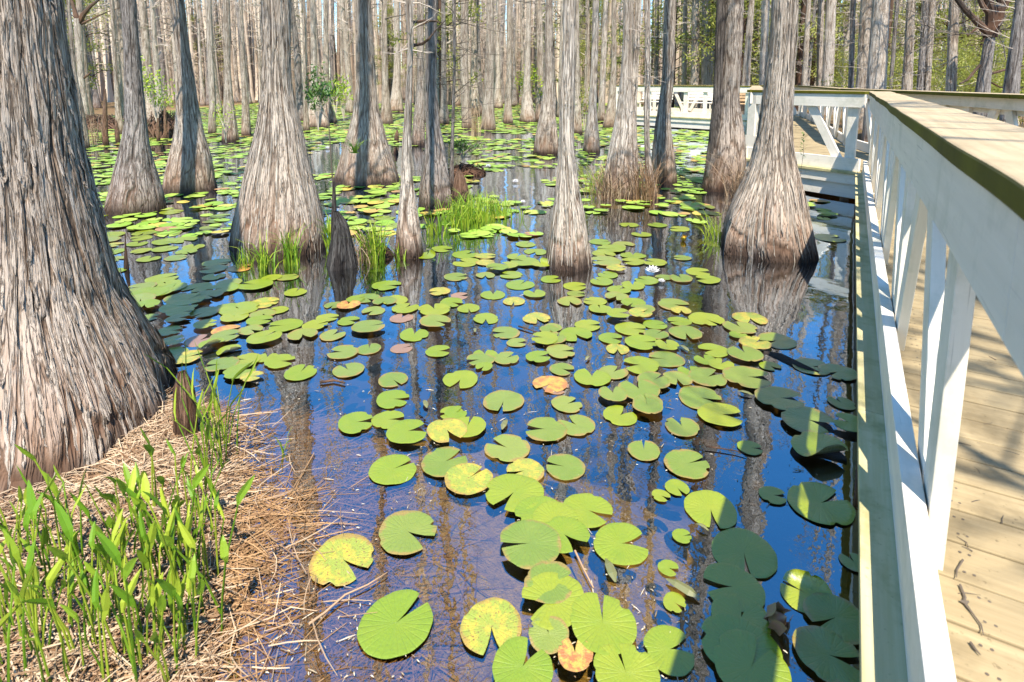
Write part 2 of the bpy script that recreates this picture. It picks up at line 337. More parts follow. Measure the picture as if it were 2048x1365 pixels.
# ---------------------------------------------------------------- trunks
def stem_mesh(name, rows, nu, nv, flute=.12, fh=.8, bark=.006, seed=0, mat=None, width=.045, top_cap=True, zbias=1.7, lobes=7):
    rows = sorted(rows); zs = np.array([r[0] for r in rows]); z0, z1 = zs[0], zs[-1]
    k = np.linspace(0, 1, nv) ** zbias; Z = z0 + (z1 - z0) * k
    prm = [np.interp(Z, zs, [r[i] for r in rows]) for i in (1, 2, 3)]
    dz = np.gradient(Z)
    ker = np.array([1, 4, 6, 4, 1]) / 16.
    for _ in range(3): prm = [np.convolve(np.pad(p, 2, 'edge'), ker, 'valid') for p in prm]
    px, py, pr = prm
    ta = np.array(px[0:1]), np.array(py[0:1]); back = math.atan2(py[0], px[0]) - .35
    TH = np.linspace(0, 2 * math.pi, nu + 1); T, ZZ = np.meshgrid(TH, Z, indexing='ij'); U_ = T / (2 * math.pi)
    rref = float(np.interp(1.2, zs, [r[3] for r in rows])) if zs[-1] > 1.5 else float(np.mean(pr)); rref = max(rref, .04)
    A = flute * np.exp(-np.maximum(ZZ, 0) / fh)
    fl = vnoise(U_ * lobes + .25 * ZZ * 0, ZZ * .35, seed + 11, lobes); fl = (1 - np.abs(2 * fl - 1)); fl2 = vnoise(U_ * lobes * 3, ZZ * .8, seed + 12, lobes * 3)
    R = pr[None, :] * (1 + A * (1.6 * fl - .8) + A * .5 * (fl2 - .5) + .035 * (vnoise(U_ * 5, ZZ * 1.1, seed + 3, 5) - .5))
    Nr = max(8, int(2 * math.pi * rref / width)); wp = 1.1 * (vnoise(U_ * max(3, Nr // 5), ZZ * 1.1, seed + 4, max(3, Nr // 5)) - .5)
    n1 = vnoise(U_ * Nr + wp, ZZ / (width * 9) + seed, seed + 5, Nr); n2 = vnoise(U_ * Nr * 2 + wp * 2, ZZ / (width * 5) + seed, seed + 6, Nr * 2)
    f1 = np.clip(np.abs(2 * n1 - 1) * 4.2, 0, 1) ** .8; f2 = np.clip(np.abs(2 * n2 - 1) * 4., 0, 1) ** .8
    fis = np.minimum(f1 * .75 + .25 * f2 + .25 * f2 * f1, 1); fis = fis * (.75 + .25 * vnoise(U_ * 9, ZZ * 2, seed + 9, 9))
    R = R + bark * (fis - 1.35) * 2 + bark * 2.2 * (vnoise(U_ * max(4, Nr // 3), ZZ / (width * 20), seed + 7, max(4, Nr // 3)) - .5)
    X = px[None, :] + R * np.cos(T + back); Y = py[None, :] + R * np.sin(T + back)
    me = gridmesh(name, X, Y, ZZ, mat)
    nf = nu * (nv - 1); a = np.arange((nu + 1) * nv).reshape(nu + 1, nv)
    a = me.attributes.new('fis', 'FLOAT', 'POINT'); a.data.foreach_set('value', fis.ravel().astype(np.float32))
    uv = me.uv_layers.new(name='UVMap'); li = np.zeros(len(me.loops), dtype=np.int32); me.loops.foreach_get('vertex_index', li)
    UVv = np.stack([(U_ * 2 * math.pi * rref).ravel() + seed * 1.37, ZZ.ravel()], -1)[li]; uv.data.foreach_set('uv', UVv.ravel().astype(np.float32))
    return me

def branchy(mb, p, d, L, r, rng, depth, sub=5, n=4, droop=.0, seg=4):
    pts = [np.array(p)]; dd = np.array(d, float)
    for i in range(seg):
        dd = dd + np.array([rng.gauss(0, .16), rng.gauss(0, .16), rng.gauss(0, .12) - droop]); dd /= np.linalg.norm(dd)
        pts.append(pts[-1] + dd * L / seg)
    mb.tube(pts, [r * (1 - .8 * i / seg) + .0008 for i in range(seg + 1)], n, False)
    if depth > 0:
        for k in range(sub):
            t = rng.uniform(.2, 1); i = min(int(t * seg), seg - 1); q_ = pts[i] + (pts[i + 1] - pts[i]) * (t * seg - i)
            a = rng.uniform(0, 6.28); e = np.array([math.cos(a), math.sin(a), rng.uniform(-.1, .8)]); e = dd * .7 + e * .7; e /= np.linalg.norm(e)
            branchy(mb, q_, e, L * rng.uniform(.3, .55), r * (1 - .8 * t) * .55 + .001, rng, depth - 1, max(2, sub - 1), 3, droop, 3)
def crown_mb(rng, h, r0, z0, nl, axis, maxL=1.6, depth=2, sub=4, low=6):
    mb = MB()
    for k in range(nl):
        z = z0 + (h - z0) * (k + rng.random()) / nl; a = rng.uniform(0, 6.28); t = (z - z0) / (h - z0)
        L = maxL * (1 - .65 * t) * rng.uniform(.5, 1.15); c = axis(z); e = np.array([math.cos(a), math.sin(a), rng.uniform(.05, .8)]); e /= np.linalg.norm(e)
        branchy(mb, (c[0], c[1], z), e, L, r0 * .2 * (1 - .6 * t) + .004, rng, depth, sub, 4)
    return mb
def deadtwigs(mb, rng, axis, za, zb, n, L=.8, rr=.006, sub=3):
    for k in range(n):
        z = rng.uniform(za, zb); a = rng.uniform(0, 6.28); c = axis(z); e = np.array([math.cos(a), math.sin(a), rng.uniform(-.2, .4)])
        branchy(mb, (c[0], c[1], z), e, L * rng.uniform(.3, 1.2), rr, rng, 1, sub, 3)

def peel(me, nu, nv, n, seed, mat, parent, jr, wd=(.004, .011), ln=(6, 26), lift=(.004, .02)):
    """loose strips of bark that follow the trunk's own surface and lift off at one end"""
    co = np.zeros(len(me.vertices) * 3, dtype=np.float32); me.vertices.foreach_get('co', co); co = co.reshape(nu + 1, nv, 3); g = random.Random(seed); mb = MB(); ax = co[:nu].mean(0)
    for k in range(n):
        i = g.randrange(2, nu - 2); j = g.randrange(*jr); L = g.randrange(*ln); j2 = min(j + L, nv - 2)
        if j2 - j < 4: continue
        di = g.gauss(0, .08); idx = np.linspace(j, j2, 7).astype(int); w_ = g.uniform(*wd); up = g.random() < .6; lf = g.uniform(*lift); pts = []; q = co[i, idx[3]]
        o = q - ax[idx[3]]; o[2] = 0; o /= np.linalg.norm(o) + 1e-6; s_ = np.array([-o[1], o[0], 0]); prof = []
        for t, jj in enumerate(idx):
            ii = int(np.clip(i + di * (jj - j), 0, nu - 1)); e_ = (6 - t) / 6 if up else t / 6; pts.append(co[ii, jj] + o * (.001 + lf * (1 - e_) ** 2.2)); prof.append(w_ * (.25 if t in (0, 6) else 1))
        mb.strip(pts, prof, s_, -.25, 0)
        m_ = len(mb.uv) - 48; u0 = i * .013; v0 = float(co[i, j, 2]) + 1.4
        for a in range(48):
            uu, vv = mb.uv[m_ + a]; mb.uv[m_ + a] = (u0 + uu * w_ * 2, v0 + vv * .05)
    m2 = mb.mesh('loose_bark', mat); at_ = m2.attributes.new('fis', 'FLOAT', 'POINT'); at_.data.foreach_set('value', np.full(len(m2.vertices), .95, dtype=np.float32))
    return link('loose_bark', m2, parent)

# ---------------------------------------------------------------- trees measured from the photograph
def px_rows(rows, yb=None, D=None):
    rows = sorted(rows)
    if D is None:
        _, xl, xr = rows[-1]; d0 = at((xl + xr) / 2, yb)[:2] @ FH; D = d0 / (1 - (xr - xl) / 2 / 1163.)
    out = []
    for y, xl, xr in rows:
        a, b = atD(xl, y, D), atD(xr, y, D); c = (a + b) / 2; hw = (xr - xl) / 2
        r = np.linalg.norm(a - b) / 2; r = D * math.sin(math.atan(r / D)); out.append((c[2], c[0], c[1], r))
    return out[::-1], D
def place_stem(rows, low=-.9, h=None, tip=.05, closed=False, lean=0.):
    """rows bottom to top -> full list with the foot under water and the part above the frame"""
    z0, x0, y0, r0 = rows[0]; R = list(rows)
    if z0 > .03: R.insert(0, (0, x0, y0, r0 * 1.03))
    R = [r for r in R if r[0] > -.02] or R
    if R[0][0] > .02: R.insert(0, (0, x0, y0, r0))
    z0, x0, y0, r0 = R[0]; R.insert(0, (low, x0, y0, r0 * 1.08))
    zt, xt, yt, rt = R[-1]
    if h and h > zt:
        k = R[-3] if len(R) > 4 else R[1]; lx = np.clip((xt - k[1]) / (zt - k[0] + .01), -.05, .05) * .5; ly = 0; sl = 0
        for t in (.15, .35, .6, .85, 1.):
            z = zt + (h - zt) * t; R.append((z, xt + (lx + lean * RH[0]) * (z - zt), yt + lean * RH[1] * (z - zt), rt + (tip - rt) * t ** .9))
    if closed: R.append((zt + .02, xt, yt, .012))
    return R, (x0, y0)
def tree(label, rows, yb=None, D=None, h=14.5, mat=None, nu=110, nv=150, flute=.16, fh=.7, bark=.008, seed=1, group=None,
         crown=True, z0=None, cat='tree', name='bald_cypress', extra=None, emat=None, lobes=7, width=.05, twigs=None, low=-.9, cmat=None, nl=30, zbias=1.7, lean=0., peels=0):
    rr, D = px_rows(rows, yb, D); R, (bx, by) = place_stem(rr, low, h, lean=lean); R = [(z, x - bx, y - by, r) for z, x, y, r in R]
    e = empty(name, (bx, by, 0)); tag(e, label, cat, group)
    back = math.atan2(by, bx) - .35
    def shifted(rows_, **k):
        me = stem_mesh('trunk', rows_, k.get('nu', nu), k.get('nv', nv), flute, fh, bark, k['seed'], mat or BARK, width, zbias=zbias, lobes=lobes)
        return me
    # keep the seam on the far side: rotate about the foot
    o = link('trunk', shifted(R, seed=seed), e)
    if peels: peel(o.data, nu, nv, peels, seed, mat or BARK, e, (int(nv * (.9 / h) ** (1 / zbias) * .9), int(nv * (3.6 / h) ** (1 / zbias))))
    if extra:
        for k, (er, eb) in enumerate(extra):
            r2, _ = px_rows(er, eb, D if eb is None else None); R2, _b = place_stem(r2, low, h * .93)
            o_ = link('trunk', shifted([(z, x - bx, y - by, r) for z, x, y, r in R2], nu=max(60, nu // 2), nv=nv // 2, seed=seed + 50 + k), e)
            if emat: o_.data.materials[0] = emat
    rng = random.Random(seed); zs = [r[0] for r in R]
    ax = lambda z: (np.interp(z, zs, [r[1] for r in R]), np.interp(z, zs, [r[2] for r in R]))
    if crown:
        zt = rr[-1][0]; mb = crown_mb(rng, h + .4, R[-4][3], z0 or max(zt + .6, 3.6), nl, ax, 1.5, 2, 4)
        if twigs: deadtwigs(mb, rng, ax, *twigs)
        mb.build('crown', cmat or TWIG, e)
    return e, R, (bx, by), D

SHADESTEM = m_bark('shaded_stem_bark', (.17, .145, .125), (.085, .07, .058), (.02, .015, .012), redf=.3, lichen=.08)  # shade on the left fused stem, put into its bark colour
G1 = 'large flared cypress trees nearest the walk'
T1 = tree('huge cypress trunk with ropy shaggy bark filling the left edge of the view', [(0, -98, 102), (100, -92, 111), (200, -88, 128), (300, -84, 142), (400, -84, 165),
     (471, -88, 182), (531, -95, 198), (592, -108, 218), (648, -122, 248), (713, -142, 285), (773, -160, 318), (860, -175, 344), (980, -185, 360)], 1035, h=16,
     nu=560, nv=640, flute=.17, fh=.9, bark=.0125, seed=3, group=None, width=.052, lobes=9, z0=5.2, nl=26, zbias=2.3, mat=BARKG, lean=-.14, peels=1500)
tree('cypress with charcoal blue shaded left side, second trunk from the left', [(0, 241, 272), (85, 248, 278), (154, 250, 284), (205, 251, 289), (256, 251, 294),
     (290, 244, 297), (325, 237, 304), (359, 231, 313), (393, 225, 320), (427, 222, 324)], 432, seed=5, flute=.2, group=G1, nu=180, nv=220, mat=BARKD)
tree('cypress with a wide skirt base, just right of the second trunk', [(0, 337, 369), (85, 349, 378), (154, 355, 389), (222, 354, 398), (273, 351, 407), (308, 343, 418),
     (342, 336, 422), (376, 332, 425)], 389, seed=6, flute=.18, group=G1, nu=180, nv=220)
tree('broad pale cypress with knot holes on its right side and sprouts at its foot', [(0, 523, 578), (85, 525, 581), (154, 523, 581), (205, 521, 588), (256, 514, 603),
     (308, 501, 613), (342, 492, 620), (376, 484, 629), (420, 474, 638), (460, 466, 644), (495, 464, 646)], 520, seed=7, flute=.17, group=G1, nu=300, nv=330, bark=.009, peels=420)
tree('cypress whose bell base has a dark shaded right half and an air plant on it', [(0, 711, 743), (85, 711, 747), (171, 712, 753), (222, 706, 759), (256, 699, 768),
     (290, 689, 776), (325, 681, 787), (355, 674, 794)], 374, seed=8, flute=.2, group=G1, nu=200, nv=240)
tree('slender pale cypress with two broken side branches high up', [(0, 810, 826), (90, 816, 828), (137, 813, 825), (205, 810, 825), (273, 805, 824), (325, 802, 823),
     (376, 800, 828), (410, 798, 834), (460, 793, 843), (500, 789, 848)], 519, seed=9, flute=.1, group=G1, mat=BARKP, bark=.003, nu=140, nv=240, twigs=(1.9, 2.8, 7, .5, .008, 2))
tree('grey cypress with leaning bell base standing right behind the slender pale one', [(0, 855, 876), (85, 852, 875), (171, 848, 874), (239, 850, 878), (273, 851, 886),
     (308, 847, 893), (342, 843, 899), (376, 839, 904), (410, 838, 906)], 421, seed=10, flute=.17, group=G1, mat=BARKD, nu=160, nv=200)
tree('pale straight cypress with split bark at its foot, centre right of the pond', [(0, 1126, 1151), (85, 1127, 1150), (154, 1122, 1149), (205, 1118, 1147), (256, 1117, 1147),
     (308, 1115, 1151), (342, 1114, 1153), (376, 1110, 1159), (410, 1106, 1166), (460, 1100, 1175), (512, 1094, 1182)], 543, seed=11, flute=.14, group=G1, mat=BARKP, nu=200, nv=280, peels=200)
tree('cypress clump with dead grass round its flared foot', [(0, 1246, 1266), (100, 1244, 1264), (171, 1238, 1268), (239, 1230, 1272), (290, 1219, 1274), (342, 1212, 1276), (380, 1210, 1280)],
     401, seed=12, flute=.22, group=G1, nu=180, nv=200, mat=BARKP, extra=[([(0, 1270, 1284), (85, 1268, 1281), (171, 1261, 1277), (239, 1257, 1272), (308, 1252, 1276), (380, 1250, 1280)], None)])
tree('thin lichen pale cypress pressed against the grassy clump', [(0, 1289, 1301), (171, 1289, 1301), (239, 1287, 1299), (308, 1289, 1300), (359, 1291, 1310), (392, 1290, 1315)],
     401, seed=13, flute=.1, group=G1, mat=BARKP, bark=.002, nu=80, nv=150, twigs=(1.6, 2.6, 14, .35, .005, 3))
tree('cypress in front of the bench platform with a rounded stained base', [(0, 1329, 1355), (73, 1325, 1351), (165, 1322, 1348), (220, 1314, 1342), (256, 1309, 1342), (293, 1306, 1348),
     (330, 1304, 1353), (359, 1306, 1356)], 371, seed=14, flute=.2, group=G1, nu=150, nv=180)
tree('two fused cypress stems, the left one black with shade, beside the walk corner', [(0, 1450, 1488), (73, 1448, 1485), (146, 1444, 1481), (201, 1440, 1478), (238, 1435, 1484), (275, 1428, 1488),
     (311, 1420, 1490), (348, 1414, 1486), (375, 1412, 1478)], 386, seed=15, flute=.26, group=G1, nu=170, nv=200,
     extra=[([(0, 1432, 1451), (73, 1430, 1449), (146, 1427, 1447), (201, 1426, 1447), (275, 1418, 1450), (348, 1409, 1450), (375, 1408, 1446)], None)], mat=BARKG, emat=SHADESTEM)
tree('massive cypress with a flaring reddish foot right beside the boardwalk', [(0, 1545, 1597), (92, 1540, 1592), (183, 1527, 1586), (256, 1518, 1582), (293, 1511, 1584), (330, 1502, 1590),
     (366, 1487, 1599), (403, 1470, 1608), (440, 1456, 1615), (476, 1448, 1621), (505, 1447, 1624)], 524, seed=16, flute=.2, group=G1, nu=320, nv=340, bark=.010, lobes=8, peels=420)
G2 = 'smaller cypress trees in the middle distance'
MID = [
 ('mid distance cypress with a bristly dark bell base left of the pale straight trunk', [(0, 1091, 1106), (85, 1089, 1106), (171, 1087, 1108), (222, 1082, 1110), (256, 1074, 1115), (290, 1069, 1117)], 311),
 ('mid distance cypress with a dark arch shaped hollow in its base', [(0, 1185, 1199), (102, 1182, 1197), (171, 1179, 1194), (222, 1176, 1194), (256, 1169, 1198), (290, 1163, 1202)], 307),
 ('reddish tinged cypress with dappled shade just left of the open water lane', [(0, 973, 988), (102, 971, 988), (171, 968, 988), (222, 965, 989), (250, 963, 992)], 262),
 ('small smooth cypress with a pale cone base beside the open lane', [(0, 1014, 1024), (137, 1013, 1024), (205, 1009, 1023), (240, 1005, 1026)], 248),
 ('cypress with a bulging brown foot right of the small cone based one', [(0, 1053, 1062), (102, 1050, 1061), (188, 1045, 1061), (238, 1040, 1072)], 246),
 ('double looking cypress trunk with shaded foot behind the thin twiggy snag', [(0, 922, 937), (137, 920, 936), (205, 922, 941), (250, 924, 946)], 258),
 ('cypress with mossy red roots showing between the slender and grey trunks', [(0, 834, 848), (171, 834, 850), (239, 827, 850), (285, 824, 850)], 293),
 ('pale bell based cypress right of the shaded bell base trunk', [(0, 788, 800), (120, 788, 800), (171, 785, 802), (218, 777, 806)], 224),
 ('half hidden cypress peeking out right behind the pale straight trunk', [(0, 1146, 1158), (171, 1146, 1160), (222, 1145, 1163), (258, 1143, 1165)], 268),
 ('cypress with brown stained foot left of the grassy clump', [(0, 1224, 1233), (137, 1222, 1233), (205, 1216, 1232), (246, 1206, 1232)], 257),
 ('lean cypress touching the brown footed one on its left', [(0, 1207, 1217), (205, 1197, 1210), (238, 1194, 1211)], 243),
 ('curved pale cypress leaning right of the huge left trunk', [(0, 133, 140), (154, 145, 154), (231, 151, 169), (285, 158, 178)], 298),
 ('slim cypress just left of the charcoal shaded trunk', [(0, 220, 227), (154, 228, 236), (230, 231, 243), (262, 234, 249)], 270),
 ('thin cypress right of the wide skirted trunk', [(0, 412, 422), (102, 415, 426), (205, 419, 432), (258, 416, 431)], 268),
 ('thin cypress just left of the broad pale trunk', [(0, 477, 485), (102, 480, 489), (205, 484, 498), (264, 482, 501)], 273),
 ('small cypress with leafy sprouts at its foot between skirted and broad trunks', [(0, 446, 460), (137, 448, 461), (205, 448, 467), (276, 444, 475)], 284),
 ('dark footed cypress behind the leafy sapling', [(0, 620, 631), (137, 622, 634), (205, 619, 640), (248, 613, 660)], 256),
 ('second dark footed cypress touching the one behind the sapling', [(0, 646, 655), (205, 646, 661), (240, 643, 673)], 247),
 ('skinny dark cypress standing right of the broad pale trunk', [(0, 605, 610), (180, 606, 613), (255, 607, 619)], 263),
]
for i, (lb, rows, yb) in enumerate(MID):
    tree(lb, rows, yb, seed=60 + i, group=G2, nu=64, nv=90, flute=.2, fh=.8, mat=[BARK, BARKP, BARK][i % 3], nl=22, bark=.005, twigs=(2.0, 6, 8, .6, .006, 3))
# the forked tree and the twiggy snag
e, R, b, D = tree('pale forked tree with two upswept limbs behind the huge trunk', [(38, 148, 163), (77, 150, 165), (128, 154, 167), (165, 156, 169), (235, 164, 179)], 249, seed=90, nu=64, nv=90, mat=BARKP, h=3.9, crown=False, flute=.08)
mb = MB(); t0 = np.array([b[0], b[1], 0])
def pl(px, py, D): return atD(px, py, D) - t0
mb.tube([pl(155, 42, D), pl(150, 25, D), pl(143, 2, D), pl(138, -30, D)], [.10, .08, .06, .05], 8)
mb.build('limb', BARKP, e); mb = MB(); mb.tube([pl(159, 46, D), pl(166, 30, D), pl(182, 12, D), pl(205, -6, D)], [.11, .09, .06, .04], 8)
mb.build('limb', BARKP, e); mb = MB(); mb.tube([pl(160, 50, D), pl(180, 40, D), pl(215, 24, D), pl(240, 16, D)], [.05, .035, .02, .015], 6)
mb.build('limb', BARKP, e); mb = MB(); mb.tube([pl(166, 158, D), pl(176, 150, D), pl(184, 142, D)], [.05, .04, .012], 6); mb.build('limb', BARKP, e); mb = MB()
rg = random.Random(4)
for k in range(40): branchy(mb, pl(150, -10, D) + np.array([rg.gauss(0, .3), rg.gauss(0, .3), rg.uniform(0, 5)]), (rg.gauss(0, 1), rg.gauss(0, 1), .5), 1.2, .02, rg, 1, 4, 3)
mb.build('crown', TWIG, e)
e, R, b, D = tree('thin dark green lichened snag with many bare side twigs', [(0, 904, 912), (137, 906, 912), (256, 902, 909), (308, 900, 908), (370, 898, 908)], 385, seed=91, nu=40, nv=120, mat=BARKD, h=7.5, flute=.02, bark=.0015, nl=16, z0=2.9,
     twigs=(.5, 2.9, 42, .85, .007, 4), cmat=TWIGD)
# broken limbs of the slender pale cypress
mb = MB(); d6 = 5.9
mb.tube([atD(822, 46, d6), atD(850, 42, d6 - .1), atD(872, 43, d6 - .2), atD(884, 46, d6 - .2)], [.016, .013, .010, .004], 6)
mb.tube([atD(858, 43, d6 - .1), atD(845, 50, d6 - .2), atD(832, 55, d6 - .3)], [.008, .006, .003], 5)
mb.tube([atD(822, 92, d6), atD(845, 88, d6 - .2), atD(858, 78, d6 - .3), atD(872, 60, d6 - .3), atD(892, 40, d6 - .3)], [.018, .015, .012, .008, .004], 6)
lim = mb.build('broken_limb', BARKP)
for o in list(COL.objects):
    if o.get('label', '').startswith('slender pale cypress'): lim.parent = o; lim.location = -o.location

# upland trees behind the right railing
G3 = 'upland trees behind the right railing'
UP = [
 ('widest pale grey trunk leaning behind the far handrail', [(0, 1747, 1778), (176, 1734, 1771)], 15, BARKP),
 ('grey trunk touching the left side of the widest leaning trunk', [(0, 1722, 1745), (176, 1712, 1734)], 17, BARK),
 ('slender trunk leaning left, second right of the widest one', [(0, 1815, 1831), (176, 1804, 1824)], 16, BARK),
 ('left stem of the leaning pair right of centre behind the rail', [(0, 1846, 1859), (180, 1833, 1846)], 15, BARKD),
 ('right stem of the leaning pair right of centre behind the rail', [(0, 1859, 1872), (180, 1846, 1860)], 15, BARK),
 ('straight upright grey trunk alone before the green brush', [(0, 1899, 1917), (182, 1893, 1912)], 13, BARK),
 ('dark trunk leaning in from the top right corner', [(0, 2033, 2056), (184, 2007, 2036)], 10, BARKD),
 ('pale trunk in the gap right of the massive cypress', [(0, 1653, 1672), (172, 1644, 1666)], 24, BARKP),
 ('thinner trunk pressed left of the pale gap trunk', [(0, 1635, 1648), (172, 1633, 1645)], 25, BARK),
 ('narrow dark trunk with a crooked top left of the widest leaning trunk', [(0, 1701, 1712), (176, 1696, 1708)], 18, BARKD),
 ('slim dark leaning trunk right of the widest leaning trunk', [(0, 1791, 1799), (176, 1777, 1785)], 19, BARKD),
 ('bent grey trunk left of the massive cypress, over the end post', [(0, 1498, 1509), (100, 1489, 1503), (167, 1483, 1500)], 22, BARK),
 ('dappled trunk between massive cypress and fused stems', [(0, 1523, 1540), (167, 1518, 1532)], 23, BARKP),
 ('pale trunk over the tan bench left of the fused stems', [(0, 1404, 1421), (165, 1402, 1421)], 27, BARKP),
 ('narrow trunk rising over the white bench', [(0, 1366, 1375), (165, 1364, 1374)], 28, BARK),
]
for i, (lb, rows, D, mt) in enumerate(UP):
    rows = rows + [(rows[-1][0] + 45, rows[-1][1] - 3, rows[-1][2] - 1)]
    tree(lb, rows, None, D=D, seed=120 + i, group=G3, nu=64, nv=80, flute=.05, mat=mt, nl=26, bark=.009, width=.06, twigs=(1.5, 5, 14, .8, .008, 3), name='upland_tree')
e, R, b, D = tree('crooked dark oak with twisting bare limbs at the upper right', [(70, 1972, 1992), (120, 1961, 1984), (184, 1951, 1978), (230, 1949, 1978)], None, D=12, seed=150, nu=80, nv=60, flute=.05, mat=BARKD, h=2.9, crown=False, name='oak_tree')
t0 = np.array([b[0], b[1], 0]); mb = MB()
for pts, r in (([(1980, 75), (1984, 45), (1982, 20), (1972, -10)], .13), ([(1978, 70), (1962, 52), (1945, 35), (1928, 18), (1912, -4)], .075), ([(1986, 60), (1998, 35), (2002, 12), (1994, -20)], .10),
               ([(1982, 30), (1965, 12), (1955, -12)], .06), ([(1996, 30), (2012, 10), (2024, -12)], .05), ([(1960, 130), (1935, 160), (1920, 168)], .03), ([(1962, 50), (1950, 60), (1935, 72)], .025), ([(1975, 150), (2010, 140), (2046, 132)], .03), ([(1972, 160), (2000, 175), (2046, 176)], .02)):
    P = [atD(x, y, D) - t0 for x, y in pts]; mb = MB(); mb.tube(P, [r * (1 - .5 * i / len(P)) for i in range(len(P))], 8); mb.build('limb', BARKD, e)
mb = MB()
for k in range(60):
    q0 = pl(1980, 0, D) + np.array([rg.gauss(0, .9), rg.gauss(0, .9), rg.uniform(-1.3, 3)])
    branchy(mb, q0, (rg.gauss(0, 1), rg.gauss(0, 1), .4), 1.4, .014, rg, 1, 5, 3, seg=5)
mb.build('crown', TWIGD, e)

# ---------------------------------------------------------------- background trees, shared meshes
DECKS = [[(.0, -2), (0, 9.3), (-1.7, 10.1), (-3.2, 20.1), (-8.6, 21.6), (-9.2, 25.2), (-1.2, 24.2), (-.6, 21), (.4, 13.2), (2.0, 7.8), (2, -2)]]
def inpoly(x, y, P):
    c = False
    for i in range(len(P)):
        (x1, y1), (x2, y2) = P[i], P[i - 1]
        if (y1 > y) != (y2 > y) and x < (x2 - x1) * (y - y1) / (y2 - y1) + x1: c = not c
    return c
def near_deck(x, y, m=.6): return any(inpoly(x + a * m, y + b_ * m, DECKS[0]) for a in (-1, 0, 1) for b_ in (-1, 0, 1))
def bgstem(seed, h, r, flare):
    rg_ = random.Random(seed); lx, ly = rg_.gauss(0, .024), rg_.gauss(0, .024)
    rows = [(-.7, 0, 0, r * flare), (0, 0, 0, r * flare), (.25, 0, 0, r * (1 + (flare - 1) * .72)), (.6, 0, 0, r * (1 + (flare - 1) * .4)), (1.1, 0, 0, r * (1 + (flare - 1) * .15)), (1.8, 0, 0, r)]
    for t in (.25, .45, .7, 1): rows.append((1.8 + (h - 1.8) * t, lx * h * t + rg_.gauss(0, .05), ly * h * t + rg_.gauss(0, .05), r * (1 - .8 * t)))
    return stem_mesh('trunk', rows, 16, 46, .22, .6, .006, seed, [BARK, BARKP, BARK, BARKD][seed % 4], .05)
BT = [(bgstem(200 + i, 13.5 + .5 * (i % 4),   .075 + .018 * (i % 6), 1.7 + .22 * (i % 5)), 13.5 + .5 * (i % 4)) for i in range(12)]
BC = []
for i in range(7):
    rg_ = random.Random(300 + i); mb = crown_mb(rg_, 14, .12, 3.5, 30, lambda z: (0, 0), 1.3, 1, 6); deadtwigs(mb, rg_, lambda z: (0, 0), 1.2, 6, 12, .9, .007, 4)
    BC.append(mb.mesh('crown', [TWIG, TWIG, TWIGD][i % 3] if i % 3 == 2 else TWIG))
names_x = [(-200, 150, 'left of the pale forked tree'), (150, 255, 'left of the charcoal shaded trunk'), (255, 360, 'right of the charcoal shaded trunk'), (360, 440, 'right of the wide skirted trunk'),
           (440, 550, 'left of the broad pale trunk'), (550, 640, 'right of the broad pale trunk'), (640, 728, 'left of the air plant trunk'), (728, 818, 'left of the slender pale trunk'),
           (818, 905, 'behind the grey bell trunk'), (905, 1000, 'right of the twiggy snag'), (1000, 1095, 'behind the open water lane'), (1095, 1180, 'behind the pale straight trunk'),
           (1180, 1260, 'left of the grassy clump'), (1260, 1345, 'behind the grassy clump'), (1345, 1450, 'above the benches'), (1450, 1570, 'behind the fused stems'), (1570, 1700, 'right of the massive cypress'),
           (1700, 1850, 'near the widest upland trunk'), (1850, 2300, 'in the upper right corner')]
rg = random.Random(77); spots = []
TAKEN = []
for i in range(20000):
    if len(spots) >= 285: break
    px = rg.uniform(-60, 2110); D = math.sqrt(rg.uniform(22.5 ** 2, 60 ** 2)); r = (px - CX) / 1163 * D; p = xy(r, D)
    if near_deck(p[0], p[1], .9): continue
    if D < 30 and 960 < px < 1060 and rg.random() < .8: continue
    if any((p[0] - a) ** 2 + (p[1] - c) ** 2 < .9 for a, c in TAKEN): continue
    TAKEN.append(p); spots.append((px, D, p))
spots.sort(key=lambda s: s[0]); cnt = {}
lab = {}
for zi, (a, c, nm) in enumerate(names_x):
    zs_ = sorted([s for s in spots if a <= s[0] < c], key=lambda s: s[0])
    nr_ = sorted(zs_, key=lambda s: s[1]); half = set(id(s) for s in nr_[:len(nr_) // 2])
    for far in (0, 1):
        sub = [s for s in zs_ if (id(s) not in half) == bool(far)]
        for k, s in enumerate(sub): lab[id(s)] = ('%s %s, %s from left %s' % (('far pale' if far else 'nearer grey'), 'cypress', ORD[min(k, 19)], nm), nm)
for i, s in enumerate(spots):
    px, D, p = s; e = empty('background_cypress', (p[0], p[1], float(gh(np.array([p[0]]), np.array([p[1]]))[0]) if False else 0), rg.uniform(0, 6.28)); sc = rg.uniform(.8, 1.25)
    e.scale = (sc * rg.uniform(.8, 1.25),) * 2 + (sc * rg.uniform(.85, 1.05),)
    tag(e, lab[id(s)][0], 'tree', 'background cypress trunks ' + lab[id(s)][1])
    link('trunk', BT[i % 12][0], e); link('crown', BC[i % 7], e)
